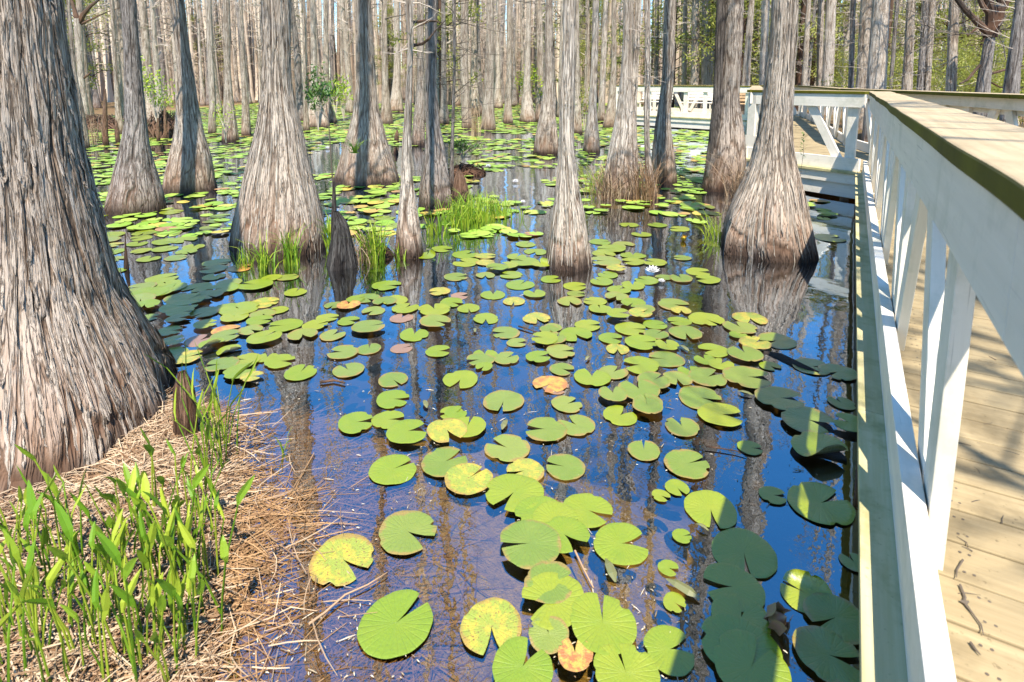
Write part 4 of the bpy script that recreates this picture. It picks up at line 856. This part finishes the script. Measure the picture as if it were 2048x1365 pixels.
# measured pads: x y width [notch angle, clockwise-free ground degrees: 0 right, 90 away, 270 towards the viewer] [type]
PADS = """
712 848 78 10;776 841 70 0;815 870 92 15;902 828 52 195;912 829 50 40;894 866 88 300 y;935 858 78 80;1007 804 88 262;1015 898 98 150;786 941 100 35;890 926 104 40;
937 961 102 45 y;1050 945 85 200 y;1028 990 125 235;1130 936 88 165;1091 862 92 178;1152 852 84 130;1240 833 74 45;815 1066 132 330;685 1121 146 325 y;793 1249 172 50;
983 1256 145 275 y;945 1185 34 100 m;1080 1035 110 250;1110 1048 105 300;1175 1023 110 330;1060 1100 138 185;1128 1080 112 310;1100 1180 115 0 m;1105 1215 148 200;1205 1262 155 85;
1097 1285 92 100 m;1150 1325 84 90 o;1045 1352 140 60;1252 1364 150 100;1243 1090 125 5;
1288 903 72 80;1374 930 100 20 m;1364 855 76 95;1500 898 52 350;1640 905 116 330 c;1615 848 108 320 m;1698 855 72 140;1354 978 52 290;1322 994 40 320;1421 1021 116 260;1546 993 58 350;
1641 1009 140 20;1364 1075 44 10;1488 1108 142 255;1337 1139 46 330;1465 1179 132 175;1349 1208 52 310;1482 1243 130 60;1480 1305 172 220;1502 1345 168 45;1339 1302 120 10;1612 1190 110 140 c;
1672 1240 132 200 m;1658 1318 150 340 m;1708 1127 60 100;1664 1096 36 30 k;1560 803 100 350 m;1296 812 64 100;
1139 605 52 280;1190 604 50;1200 620 48 90;1237 634 50 0;1267 610 52;1290 623 42;1261 659 66 350;1310 651 50 0;1281 632 50 20 y;1312 671 52 40;1347 610 66 330;1362 623 42 260 y;1359 644 48 190;
1412 640 70 300;1371 668 70 265;1410 663 32 0;1500 638 68 260 y;1480 657 68 100;1476 673 36 20;1554 683 78 200 m;1510 690 64 30 y;1176 652 56 0;1151 671 70 290;1222 678 54 340;1235 700 50 260 y;
1283 688 70 0;1334 694 52 95;1193 699 30 0 k;1108 680 54;1105 657 40 300;1122 705 64 0;1154 695 30 20;1427 702 64 190;1490 712 74 95;1332 720 76 170 m;1281 733 78 180;1378 717 26 40 y;1410 722 46 100;
1442 732 52 50;1382 745 56 100;1415 757 80 30 m;1354 761 62 265 m;1495 759 100 350;1540 734 44 300;1124 740 56 330;1184 757 78 85;1227 746 62 45;1307 766 72 40;1278 785 86 100 m;1226 795 64 90;
1295 820 64 100;1400 797 94 330 m;1442 832 96 345;1344 800 34 0 k;1134 810 66 30;
667 612 38 260;747 623 48 240;770 604 50 270;811 618 58 60;869 622 66 110;903 607 50 330;937 618 48 280;697 643 46 350;737 658 70 20;772 646 28 300;870 646 66 330;665 672 56 60;803 637 50 80 r;
828 671 64 90;803 698 46 30 r;836 695 30 0;877 704 54 5;871 720 18 0;972 639 56 270;1011 667 60 185;1073 638 58 285 y;1028 604 48 265 y;1034 687 44 0;1004 694 32 190;1013 719 56 40;960 722 60 200 m;
968 737 38 240;970 711 52 100;1044 725 14 0;1028 749 28 100 y;1099 661 42 280;1089 680 60 170;1077 717 54 10;1100 770 74 230 o;1112 775 60 330 r;921 761 76 255;965 779 34 170;655 637 46;686 707 64 180;
738 700 50 100;723 718 34 70;696 690 24 90;662 694 20 0;760 731 30 90;697 742 66 130;786 761 64 310 m;786 800 74 355;838 788 28 270;
297 519 44 90;352 517 44 20;433 527 54 10;427 540 54 190;428 555 46 100;480 537 52 20 o;325 558 62 40;282 577 58 200;332 570 56;379 565 34 300 c;345 578 56;297 590 80;282 603 60 300;394 577 60;
459 567 50 280;447 580 62;511 572 70 170;544 577 36 10 k;546 545 26;576 556 44 40;544 557 40;591 586 48 90;356 596 54;320 588 50;374 605 76;414 595 60;457 597 30;452 616 48 280;290 616 56;297 637 42 20;
360 620 74;361 631 54 0;357 644 46 10;409 627 58;469 637 56;479 620 80;529 607 60 20 y;556 622 42 180;526 630 50;519 644 52;429 640 28 100;340 664 50 10 y;369 656 26 0 y;411 653 48;452 662 56 10 o;
399 682 60 60 r;501 664 52;452 677 60 20;571 652 70 190;529 679 70 60;424 694 50 0 c;459 702 50 30 c;347 689 48 40 y;345 709 60 200;374 717 64 30 y;444 732 68 200;494 722 60;481 747 70 40;504 759 46 0 y;
534 717 46 100;560 725 64 0;601 747 70 85;631 652 54 30;605 672 60 300;697 612 50 100 o;712 600 40;
773 572 60 350;733 598 54 320;790 602 54 270;841 551 30 85;870 488 34;884 499 46;912 555 52 10;931 510 56;901 517 32 0 y;933 526 56;877 529 34;903 534 28;852 512 46 80 c;879 584 46 200 y;919 593 40 10 r;
971 514 44 0 y;971 527 40 10 y;991 538 40;971 552 40 270;986 591 52 90;
1051 490 42;1071 505 46;1082 479 34;1033 516 42;1064 512 36;1016 534 44;1049 526 60;996 539 44;1022 551 50;1082 532 40 100 c;1114 543 28 20;1040 571 58 60;1073 554 24;1102 560 44;1091 573 32;1063 580 28;
1069 590 46 100;1076 599 26 0 y;1150 574 48 0;1153 589 40;1104 603 28;1115 591 26 0 y;1172 562 22 60 c;1203 565 48;1216 551 42;1183 575 30;1205 587 20 0 k;1233 596 50;1238 582 50;1266 573 50;1247 562 36;
1233 540 42 0 y;1211 525 66;1207 510 50;1222 499 60;1200 485 44;1247 490 46;1194 474 30 0 y;1264 537 34;1266 525 50;1266 512 50;1310 527 50;1293 562 52;1295 575 26;1280 588 24;1328 556 36;1350 557 34;
1258 451 38;1220 465 34;1283 470 40;1269 460 34 0 y;1315 451 40;1306 440 30;1337 488 26 0 y;1053 435 22 40 c;1200 393 22 60 c;1285 601 34 10 o;
1342 489 36 0 y;1351 444 28;1359 459 44;1399 462 32;1392 479 28;1364 517 38;1397 545 52;1362 559 50 100;1415 561 52;1630 407 30;1661 415 30;1670 429 28;1659 477 66 0;
1365 403 34;1385 410 50;1410 416 40;1380 419 40;1425 428 36;1400 429 30;1445 432 30;1623 735 76 350 m;1676 747 74 200 m;1683 808 56 100;
193 433 40;351 415 32;343 425 44;292 434 30 0 y;304 442 38;306 451 42;365 447 34;407 425 34 0 y;441 433 38;427 443 40;419 457 40;278 457 44;288 467 44;337 467 50;413 467 34;373 429 24;220 471 54;218 481 44;
282 477 44;274 489 40;330 485 50;367 481 50;330 499 48;387 495 44;373 505 40;226 491 40 0 y;222 505 50;232 519 36;232 543 38;282 503 40;449 479 34;451 469 26;379 453 36;
650 425 44;690 430 46;735 418 40;770 437 44;728 446 48;790 452 40;760 402 44;700 405 42;905 435 30;1010 445 34;1000 470 28;1085 445 30;1170 437 34;1345 412 30
"""
padl = []
rg = random.Random(12)
for ln in PADS.replace('\n', ' ').split(';'):
    t = ln.split()
    if len(t) < 3: continue
    x, y, w_ = map(float, t[:3]); ty = 'g'; a = None
    for s_ in t[3:]:
        if s_.lstrip('-').isdigit(): a = float(s_)
        else: ty = s_
    if a is None: a = rg.uniform(0, 360)
    padl.append((x, y, w_, a, ty))
padl.sort(key=lambda q: q[1])
COLN = {'g': 'bright green', 'm': 'dull speckled green', 'y': 'yellowing spotted', 'o': 'orange', 'r': 'brown decaying', 'c': 'rolled edge green', 'k': 'cupped olive'}
ROWS = [(0, 450, 'the farthest measured row'), (450, 510, 'the pale far row'), (510, 545, 'the row by tree feet'), (545, 580, 'the row below central trunk'), (580, 615, 'the row under the flower'), (615, 650, 'the crowded upper row'),
        (650, 690, 'the crowded middle row'), (690, 730, 'the crowded lower row'), (730, 780, 'the row above open water'), (780, 840, 'the row beside open water'), (840, 905, 'the loose row in blue water'),
        (905, 1000, 'the fourth row from front'), (1000, 1100, 'the third row from front'), (1100, 1215, 'the second row from front'), (1215, 1500, 'the front row')]
placed = []; info = []
for x, y, w_, a, ty in padl:
    p = at(x, y); D = p[:2] @ FH; r = w_ / 2 / 1163 * D; z = .006
    for (qx, qy, qr, qz) in placed:
        if (qx - p[0]) ** 2 + (qy - p[1]) ** 2 < (qr + r) ** 2 * .95: z = max(z, qz + .0035)
    z = min(z, .03); placed.append((p[0], p[1], r, z)); ri = [i for i, q in enumerate(ROWS) if q[0] <= y < q[1]][0]; info.append([x, y, r, a, ty, p, z, ri, D])
for ri in range(len(ROWS)):
    for ty in COLN:
        for big in (0, 1):
            sub = sorted([i for i in info if i[7] == ri and i[4] == ty and (i[2] > .115) == bool(big)], key=lambda i: i[0])
            for k, i in enumerate(sub):
                i.append('%s%s lily pad, %s from left in %s' % ('large ' if big else 'small ', COLN[ty], ORD[k] if k < 20 else '%dth' % (k + 1), ROWS[ri][2]))
cap_n = sorted(info, key=lambda i: -i[2] / i[8])[:300]
for i in cap_n:
    x, y, r, a, ty, p, z, ri, D, lb = i
    mat = {'g': PG, 'm': PM, 'y': PY, 'o': PO, 'r': PR, 'c': PG, 'k': PM}[ty]
    if ty == 'g' and rg.random() < .33: mat = PM
    var = rg.randrange(12) if ty in 'gmyor' else (12 + rg.randrange(3) if ty == 'c' else 15)
    o = link('lily_pad', pad_data(var, mat), None, (p[0], p[1], z if ty != 'r' else .003)); s_ = rg.uniform(.97, 1.05)
    o.scale = (r * 1.0, r * s_, r); o.rotation_euler = (rg.gauss(0, .012), rg.gauss(0, .012), rad(a) + YAW); tag(o, lb, 'lily pad', 'lily pads floating on the pond')
# the far carpet of pads: past counting
far = MB(); rg = random.Random(8); n = 0
fx = []
def fbm1(x, y, s): return float(fbm(np.array([x]), np.array([y]), s, 3)[0])
cand_r = [(rg.random(), rg.random()) for _ in range(30000)]
fr = np.array([(math.sqrt(6.1 ** 2 + (46 ** 2 - 6.1 ** 2) * a)) for a, b in cand_r]); ppx = np.array([-60 + 1830 * b for a, b in cand_r]); rr_ = (ppx - CX) / 1163 * fr
WX = RH[0] * rr_ + FH[0] * fr; WY = RH[1] * rr_ + FH[1] * fr
dens = fbm(WX * .33 + 3, WY * .33, 21, 4); thr = np.clip(.45 + (fr - 9) * -.014, .28, .47)
dens = dens + np.where((ppx > 900) & (ppx < 1120), .06, 0) + np.where(ppx < 480, .05, 0) - np.where((ppx > 1420) & (fr < 17), .12, 0) - np.where((ppx > 800) & (ppx < 1100) & (fr < 9.3), .06, 0)
for i in np.nonzero(dens > thr)[0]:
    x, y = WX[i], WY[i]
    if near_deck(x, y, .15) or x > 1.5 - .38 * max(0, y - 9): continue
    r = rg.uniform(.07, .13) * (1.3 if fr[i] > 16 else 1); a0 = rg.uniform(0, 6.28); b_ = len(far.v); z = .005 + rg.random() * .02; k_ = 12; far.v.append((x, y, z)); tx, ty_ = rg.gauss(0, .035), rg.gauss(0, .035)
    for k in range(k_ + 1):
        a = a0 + .22 + (6.283 - .44) * k / k_; ex, ey = math.cos(a) * r, math.sin(a) * r; far.v.append((x + ex, y + ey, max(z + ex * tx + ey * ty_, .002)))
    rn = rg.random()
    for k in range(k_): far.face([b_, b_ + 1 + k, b_ + 2 + k], None, rn)
FARP = N('far_lily_pads'); rnd = FARP.attr('rnd'); FARP.base(FARP.ramp(rnd, [(0, (.18, .32, .03)), (.5, (.27, .40, .06)), (.86, (.34, .42, .08)), (.93, (.50, .36, .07)), (1, (.36, .20, .10))]), .42, .45)
tag(far.build('far_lily_pads', FARP.m), 'carpet of green and yellow lily pads covering the far water between the trunks', 'lily pads', kind='stuff')

# flowers
def flower(label, px, py, r, z=.02, group='open white water lilies'):
    p = at(px, py); e = empty('water_lily', (p[0], p[1], z)); tag(e, label, 'flower', group); rg_ = random.Random(int(px)); mb_ = MB()
    for ring, (n_, el, L) in enumerate([(9, .35, 1.), (8, .8, .9), (6, 1.15, .75)]):
        for k in range(n_):
            a = 6.283 * (k + ring * .4) / n_ + rg_.gauss(0, .08); d = np.array([math.cos(a) * math.cos(el), math.sin(a) * math.cos(el), math.sin(el)]); s_ = np.array([-math.sin(a), math.cos(a), 0])
            mb_.strip([d * r * .08, d * r * L * .5 + np.array([0, 0, -.05 * r]), d * r * L], [.06 * r, .19 * r, .01 * r], s_, .3, rg_.random())
    mb_.build('petals', PETAL, e); c = MB()
    for k in range(26):
        a = rg_.uniform(0, 6.28); d = np.array([math.cos(a) * .35, math.sin(a) * .35, 1]) * r * .34; c.tube([(0, 0, 0), d], [.03 * r, .02 * r], 4)
    c.build('stamens', YELLOW, e)
flower('open white water lily right of the pale straight trunk', 1305, 548, .075)
flower('small white water lily beside the clump of green grass', 1031, 367, .075)
flower('white water lily behind the grassy clump near the platform', 1216, 277, .09)
flower('distant white water lily between the snag and the open lane', 976, 336, .08)
flower('white water lily right of the broad pale trunk', 655, 299, .085)
flower('tiny white water lily just right of the green grass tuft', 1046, 408, .05)
flower('drooping white water lily low on the right of the open one', 1323, 568, .035)
def bud(label, px, py, r, mat, h=1.6):
    p = at(px, py); mb_ = MB(); rg_ = random.Random(3)
    mb_.tube([(0, 0, -.03), (0, 0, .0), (0, 0, r * .5), (.1 * r, 0, r * 1.1), (.2 * r, 0, r * h * 1.3)], [r * .25, r * .4, r * .55, r * .42, r * .05], 10)
    for k in range(4):
        a = k * 1.57; s_ = np.array([-math.sin(a), math.cos(a), 0]); d = np.array([math.cos(a), math.sin(a), 0]); mb_.strip([d * r * .3, d * r * .66 + np.array([0, 0, r * .6]), d * r * .45 + np.array([0, 0, r * h * 1.3])], [.2 * r, .42 * r, .02], s_, .3)
    o = mb_.build('flower_bud', mat, smooth=True); o.location = (p[0], p[1], .01); o.rotation_euler = (.5, .3, 0); tag(o, label, 'flower bud')
bud('pink and green water lily bud between shaded pads near the boardwalk', 1548, 1250, .045, PINK); bud('small yellow bud on the water left of the massive cypress', 1366, 482, .035, YELLOW, 1.2)
# stray leaves on the water
def leaf(label, px, py, L, a, mat, z=.012):
    p = at(px, py); a = rad(a) + YAW; d = np.array([math.cos(a), math.sin(a), 0]); s_ = np.array([-d[1], d[0], 0]); mb_ = MB(); c = np.array([p[0], p[1], z])
    mb_.strip([c - d * L, c - d * L * .4 + np.array([0, 0, .01]), c + d * L * .4 + np.array([0, 0, .01]), c + d * L], [.003, L * .32, L * .28, .002], s_, .35); tag(mb_.build('fallen_leaf', mat), label, 'leaf', 'fallen leaves on the water')
leaf('reddish brown fallen leaf standing up above the dark centred pad', 1009, 853, .045, 75, PR); leaf('yellow fallen leaf in blue water near the centre', 950, 664, .03, 95, PY); leaf('pink brown leaf under the pair of bright pads', 1221, 1146, .05, 100, PR)
leaf('small yellow leaf by the two toned shaded pad', 1404, 1060, .025, 140, PO); leaf('yellow pointed leaf touching the first big shaded pad', 1490, 790, .04, 150, PO); leaf('orange folded leaf beside a small round pad at lower right', 1365, 1183, .06, 140, PO)
leaf('pale brown leaf under small pads in the blue water', 851, 812, .04, 110, PR); leaf('orange pad fragment near the lower crowded row', 1175, 720, .03, 60, PO); leaf('brown leaf by the massive cypress reflection', 1369, 700, .045, 110, PR)

# ---------------------------------------------------------------- grasses, pickerelweed, dead reeds
def weed_meshes(seed, n, h, wl=.0105, ll=.095):
    rg_ = random.Random(seed); st = MB(); lf = MB()
    for k in range(n):
        x, y = rg_.gauss(0, .035), rg_.gauss(0, .035); H_ = h * rg_.uniform(.55, 1.1); lx, ly = rg_.gauss(0, .13) * H_, rg_.gauss(0, .13) * H_; p0 = np.array([x, y, -.04]); p1 = np.array([x + lx * .4, y + ly * .4, H_ * .5]); p2 = np.array([x + lx, y + ly, H_])
        st.tube([p0, p1, p2], [.0034, .003, .002], 5, False, rg_.random()); d = p2 - p1; d /= np.linalg.norm(d); d = d + np.array([rg_.gauss(0, .24), rg_.gauss(0, .24), rg_.uniform(-.3, .4)]); d /= np.linalg.norm(d)
        L = ll * rg_.uniform(.55, 1.15); a = rg_.uniform(0, 6.28); s_ = np.cross(d, (math.cos(a), math.sin(a), .2)); s_ /= np.linalg.norm(s_); w_ = wl * rg_.uniform(.6, 1.15); be = np.array([rg_.gauss(0, .006), rg_.gauss(0, .006), -.002])
        lf.strip([p2 - d * .01, p2 + d * L * .2, p2 + d * L * .5 + be, p2 + d * L * .8 + be * 2, p2 + d * L + be * 3], [.003, w_ * .95, w_, w_ * .6, .001], s_, .35, rg_.random())
    return st.mesh('stem', GRASS), lf.mesh('foliage', GRASS)
WM = [weed_meshes(800 + i, 3 + i % 3, .24 + .03 * (i % 4)) for i in range(10)]
def groundz(x, y): return float(gh(np.array([x]), np.array([y]))[0])
WP = [(20, 1180), (50, 1165), (75, 1210), (40, 1300), (62, 1340), (105, 1290), (95, 1230), (130, 1150), (148, 1200), (150, 1320), (185, 1215), (190, 1290), (215, 1165), (205, 1350), (240, 1250), (255, 1180), (262, 1320), (285, 1130), (280, 1240), (300, 1340), (310, 1200),
      (330, 1290), (345, 1150), (340, 1355), (360, 1235), (375, 1180), (372, 1310), (385, 1120), (392, 1265), (395, 1210), (358, 1060), (385, 1040), (400, 1090), (412, 1010), (395, 1150), (18, 1240), (8, 1330), (120, 1350), (170, 1130), (235, 1110), (260, 1085), (300, 1060), (330, 1020), (230, 1345), (45, 1130), (100, 1120),
      (10, 1110), (318, 1110), (70, 1290), (410, 1150), (350, 1200)]
WP.sort()
for i, (px, py) in enumerate(WP):
    p = at(px, py, .05); e = empty('pickerelweed', (p[0], p[1], max(groundz(p[0], p[1]), -.03)), i * 1.3); sc = .9 + .25 * ((i * 7) % 5) / 4; e.scale = (sc,) * 3
    row = 0 if py > 1270 else (1 if py > 1150 else 2); e['row'] = row; link('stem', WM[i % 10][0], e); link('foliage', WM[i % 10][1], e); e['ix'] = px
    tag(e, None, 'water plant', 'pickerelweed shoots on the reed covered bank')
wl = [o for o in COL.objects if o.name.startswith('pickerelweed')]
for row, nm in ((0, 'along the bottom edge of the bank'), (1, 'across the middle of the bank'), (2, 'at the foot of the huge trunk')):
    for k, o in enumerate(sorted([o for o in wl if o['row'] == row], key=lambda o: o['ix'])): o['label'] = 'green pickerelweed tuft, %s from the left %s' % (ORD[k] if k < 20 else 'last', nm)
for o in wl: del o['row']; del o['ix']
WT = [weed_meshes(840 + i, 5, .34 + .05 * i, .009, .15) for i in range(3)]
for i, (px, py) in enumerate([(428, 960), (445, 935), (460, 905), (432, 900), (415, 985)]):
    p = at(px, py, 0.); e = empty('tall_pickerelweed', (p[0], p[1], 0), i * 2.1); link('stem', WT[i % 3][0], e); link('foliage', WT[i % 3][1], e)
    tag(e, 'tall bright pickerelweed shoots in the water right of the huge trunk, %s from the left' % ORD[[415, 428, 432, 445, 460].index(px)], 'water plant', 'tall pickerelweed beside the huge trunk')
def grass_tuft(label, px, py, w_m, h, n, seed, mat=GRASS, wid=.004, name='grass_tuft', cat='grass tuft', group=None, lean=.25):
    p = at(px, py); rg_ = random.Random(seed); mb_ = MB()
    for k in range(n):
        x, y = rg_.gauss(0, w_m * .45), rg_.gauss(0, w_m * .3); H_ = h * rg_.uniform(.45, 1.1); l = np.array([rg_.gauss(0, lean), rg_.gauss(0, lean), 0]) * H_; b0 = np.array([x, y, -.05]); a = rg_.uniform(0, 3.14)
        mb_.strip([b0, b0 + l * .2 + np.array([0, 0, H_ * .5]), b0 + l * .6 + np.array([0, 0, H_ * .85]), b0 + l * 1.2 + np.array([0, 0, H_])], [wid, wid, wid * .7, .0006], (math.cos(a), math.sin(a), 0), .3, rg_.random())
    rb = len(mb_.v); mb_.v += [(w_m * 1.7 * math.cos(k * .524), w_m * 1.3 * math.sin(k * .524), -.045) for k in range(12)]; mb_.face([rb + k for k in range(12)])
    o = mb_.build(name, mat); o.location = (p[0], p[1], 0); tag(o, label, cat, group); return o
grass_tuft('lush green grass clump right of the grey cypress, left part', 925, 455, .33, .40, 150, 850, wid=.0055)
grass_tuft('lush green grass clump right of the grey cypress, middle part', 958, 440, .33, .40, 150, 851, wid=.0055)
grass_tuft('lush green grass clump right of the grey cypress, right part', 995, 432, .4, .32, 80, 852, wid=.005)
grass_tuft('green grass sprouting beside the slender pale trunk foot', 868, 470, .16, .36, 40, 853, wid=.007)
grass_tuft('green blades among dead straw right of the black stump', 748, 522, .14, .42, 110, 854, wid=.0055)
grass_tuft('dead tan straw tuft right of the black stump', 730, 520, .13, .34, 150, 855, STRAWP, .003, 'dead_grass_tuft', lean=.4)
grass_tuft('green blades left of the black stump', 660, 505, .05, .45, 26, 856, wid=.007)
grass_tuft('green sprouts at the left foot of the broad pale trunk', 487, 535, .10, .26, 40, 857, wid=.004)
grass_tuft('green sprouts before the broad pale trunk, middle', 530, 540, .14, .34, 50, 858, wid=.0055)
grass_tuft('bright green sprouts at the right foot of the broad pale trunk', 580, 528, .10, .40, 60, 859, wid=.0055)
grass_tuft('thin green sprouts below the slender pale trunk', 800, 520, .06, .22, 16, 860, wid=.005)
grass_tuft('fine dry grass left of the cypress clump foot', 1212, 400, .28, .6, 170, 861, STRAWP, .0035, 'dead_grass_tuft', lean=.5)
grass_tuft('yellow green grass left of the cypress clump', 1195, 388, .25, .55, 120, 862, GRASSY, .004, lean=.45)
grass_tuft('reddish dry grass between the clump and the thin pale cypress', 1285, 402, .22, .75, 220, 863, STRAW, .003, 'dead_grass_tuft', lean=.35)
grass_tuft('dry roots and grass hanging between fused stems and massive cypress', 1478, 400, .18, .75, 120, 864, STRAWP, .003, 'dead_grass_tuft', lean=.45)
grass_tuft('short dry grass at the left foot of the massive cypress', 1432, 478, .12, .34, 60, 865, GRASSY, .003, lean=.5)
grass_tuft('small air plant tuft growing on the shaded bell base trunk', 705, 330, .05, .22, 40, 866, GRASSY, .005, 'air_plant', 'air plant', lean=.8).location = tuple(atD(708, 300, 8.6))
grass_tuft('three thin green blades alone in the shallows near the bank', 567, 905, .01, .16, 5, 867, wid=.003)
grass_tuft('pale reeds standing behind the twiggy snag', 950, 275, .3, 1.1, 60, 868, STRAWP, .006, 'dead_grass_tuft', lean=.1)
grass_tuft('pale reeds among the dead poles at the left', 190, 290, .3, .9, 50, 869, STRAWP, .006, 'dead_grass_tuft', lean=.15)
# slender plant by the dock
p = atD(1600, 345, 8.3); mb = MB(); lf = MB(); tip = atD(1608, 266, 8.3) - p; mb.tube([(0, 0, -.2), tip * .5 + np.array([.02, 0, 0]), tip], [.004, .003, .001], 5)
rg = random.Random(2)
for k in range(22):
    t = .35 + .65 * k / 22; q0 = tip * t + np.array([.02 * (1 - t), 0, 0]); a = rg.uniform(0, 6.28); d = np.array([math.cos(a), math.sin(a), .5]); lf.strip([q0, q0 + d * .03, q0 + d * .055], [.002, .012, .002], (-math.sin(a), math.cos(a), 0), .2, rg.random())
e = empty('slender_weed', tuple(p)); tag(e, 'single slender leafy weed standing before the white fascia of the walk corner', 'weed'); mb.build('stem', TWIGD, e); lf.build('foliage', LEAFD, e)
# the thin sapling that rises from the black stump
mb = MB(); P0 = at(668, 470); tb = [atD(x, y, 6.2) for x, y in ((670, 430), (663, 330), (657, 240), (650, 190))]; mb.tube(tb, [.008, .007, .005, .003], 6)
lf = MB(); rg = random.Random(9)
for c, n_ in (((650, 195), 16), ((636, 185), 14), ((628, 198), 14), ((662, 186), 8)):
    for k in range(n_):
        q0 = atD(c[0] + rg.gauss(0, 5), c[1] + rg.gauss(0, 7), 6.2 + rg.gauss(0, .05)); a = rg.uniform(0, 6.28); d = np.array([math.cos(a) * .6, math.sin(a) * .6, .8]); lf.strip([q0, q0 + d * .05, q0 + d * .1], [.003, .014, .002], (-math.sin(a), math.cos(a), 0), .2, rg.random())
mb.tube([tb[2], atD(643, 225, 6.2), atD(632, 205, 6.2)], [.004, .003, .002], 5)
e = empty('sapling', tuple(P0)); e.location = (0, 0, 0); o = mb.build('stem', TWIGD, e); o2 = lf.build('foliage', LEAFD, e)
e.location = tuple(P0); o.location = o2.location = tuple(-P0); tag(e, 'tall thin leafy sapling rising out of the black stump', 'sapling')

# dead reed litter on and beside the bank: past counting
def litter(name, label, n, mat, sampler, seed, L=(.07, .3), wd=(.001, .0026), zr=(.0, .05), flat=.12, zmin=-9):
    rg_ = random.Random(seed); mb_ = MB()
    for k in range(n):
        x, y = sampler(rg_); z = max(groundz_(x, y), zmin) + rg_.uniform(*zr); a = rg_.gauss(.5, .9); l = rg_.uniform(*L); d = np.array([math.cos(a), math.sin(a), rg_.gauss(0, flat)]); s_ = np.array([-math.sin(a), math.cos(a), 0]); w_ = rg_.uniform(*wd); c = rg_.gauss(0, .12)
        p0 = np.array([x, y, z]); pts = [p0 - d * l / 2, p0 - d * l / 6 + s_ * c * l * .3, p0 + d * l / 6 + s_ * c * l * .3, p0 + d * l / 2]
        if rg_.random() < .25: pts[3] = pts[3] + s_ * rg_.gauss(0, .3) * l
        mb_.tube(pts, [w_, w_, w_, w_ * .5], 3, False, rg_.random())
    return tag(mb_.build(name, mat), label, 'dead reeds', kind='stuff')
_gx = np.linspace(-4.6, .9, 240); _gy = np.linspace(-.4, 5.2, 240); _GX, _GY = np.meshgrid(_gx, _gy, indexing='ij'); _H = gh(_GX, _GY)
def groundz_(x, y):
    i = int(np.clip((x + 4.6) / 5.5 * 239, 0, 239)); j = int(np.clip((y + .4) / 5.6 * 239, 0, 239)); return float(_H[i, j])
BL = lambda f: np.interp(f, [b[1] for b in BANK], [b[0] for b in BANK])
def s_bank(r_):
    for _ in range(6):
        f = r_.uniform(1.1, 3.0); s = BL(f) - .02 - abs(r_.gauss(0, .65)); p = xy(s, f)
        if mnoise.noise(Vector((p[0] * 4.5, p[1] * 4.5, 0))) > -.12 or r_.random() < .18: break
    return p[0], p[1]
def s_edge(r_):
    f = r_.uniform(1.15, 2.95); s = BL(f) + r_.gauss(.25, .24); p = xy(s, f); return p[0], p[1]
litter('dead_reed_litter', 'mat of bleached tan dead reeds covering the bank under the pickerelweed', 8500, STRAWP, s_bank, 1, zr=(-.005, .045))
litter('dead_reed_litter', 'darker brown dead reeds under the bleached mat on the bank', 9000, STRAW, s_bank, 2, zr=(-.01, .03))
litter('sunken_reed_litter', 'rusty dead reeds lying sunken in the shallow water along the bank', 5200, SUNK, s_edge, 3, (.15, .5), zr=(-.01, .02), flat=.04)
litter('floating_reed_litter', 'pale dead reeds lying on the shallow water beside the bank', 150, STRAWP, lambda r_: (lambda p: (p[0], p[1]))(xy(BL(f_ := r_.uniform(1.3, 2.9)) + r_.gauss(.12, .13), f_)), 4, (.08, .24), (.001, .0022), zr=(.002, .05), flat=.05, zmin=0)

_rg = random.Random(66)
def s_deck(r_): return .3 + 1.3 * r_.random(), .6 + 5 * r_.random() ** 1.5
mb = MB()
for k in range(150):
    x, y = s_deck(_rg); a = _rg.uniform(0, 3.14); L = _rg.uniform(.01, .06); c = _rg.gauss(0, .01); w_ = _rg.uniform(.0006, .0016)
    mb.tube([(x, y, .4425), (x + math.cos(a) * L * .5 + c, y + math.sin(a) * L * .5, .444), (x + math.cos(a) * L, y + math.sin(a) * L, .4425)], [w_, w_, w_ * .4], 4)
tag(mb.build('deck_debris', TWIGD), 'scattered brown needles and crumbs of bark lying on the tan deck', 'debris', kind='stuff')

_rg = random.Random(71); mb = MB()
for k in range(1500):
    px, py = _rg.uniform(430, 1700), 430 + 930 * _rg.random() ** .8; p = at(px, py); D = p[:2] @ FH
    if mnoise.noise(Vector((p[0] * 1.7, p[1] * 1.7, 3))) < -.05 or p[0] > .0: continue
    a = _rg.uniform(0, 3.14); L = _rg.uniform(.002, .007) * (1 if _rg.random() < .85 else 4); w_ = _rg.uniform(.001, .0025); d = np.array([math.cos(a), math.sin(a), 0]); q0 = np.array([p[0], p[1], .003])
    mb.tube([q0 - d * L, q0 + np.array([0, 0, .001]), q0 + d * L], [w_ * .5, w_, w_ * .4], 4, False, _rg.random())
tag(mb.build('floating_debris', m_flat('debris_crumbs', (.62, .55, .42), (.22, .15, .08), .8, 5., .2, 0, True)), 'tiny pale crumbs and needles drifting on the open water between the pads', 'debris', kind='stuff')
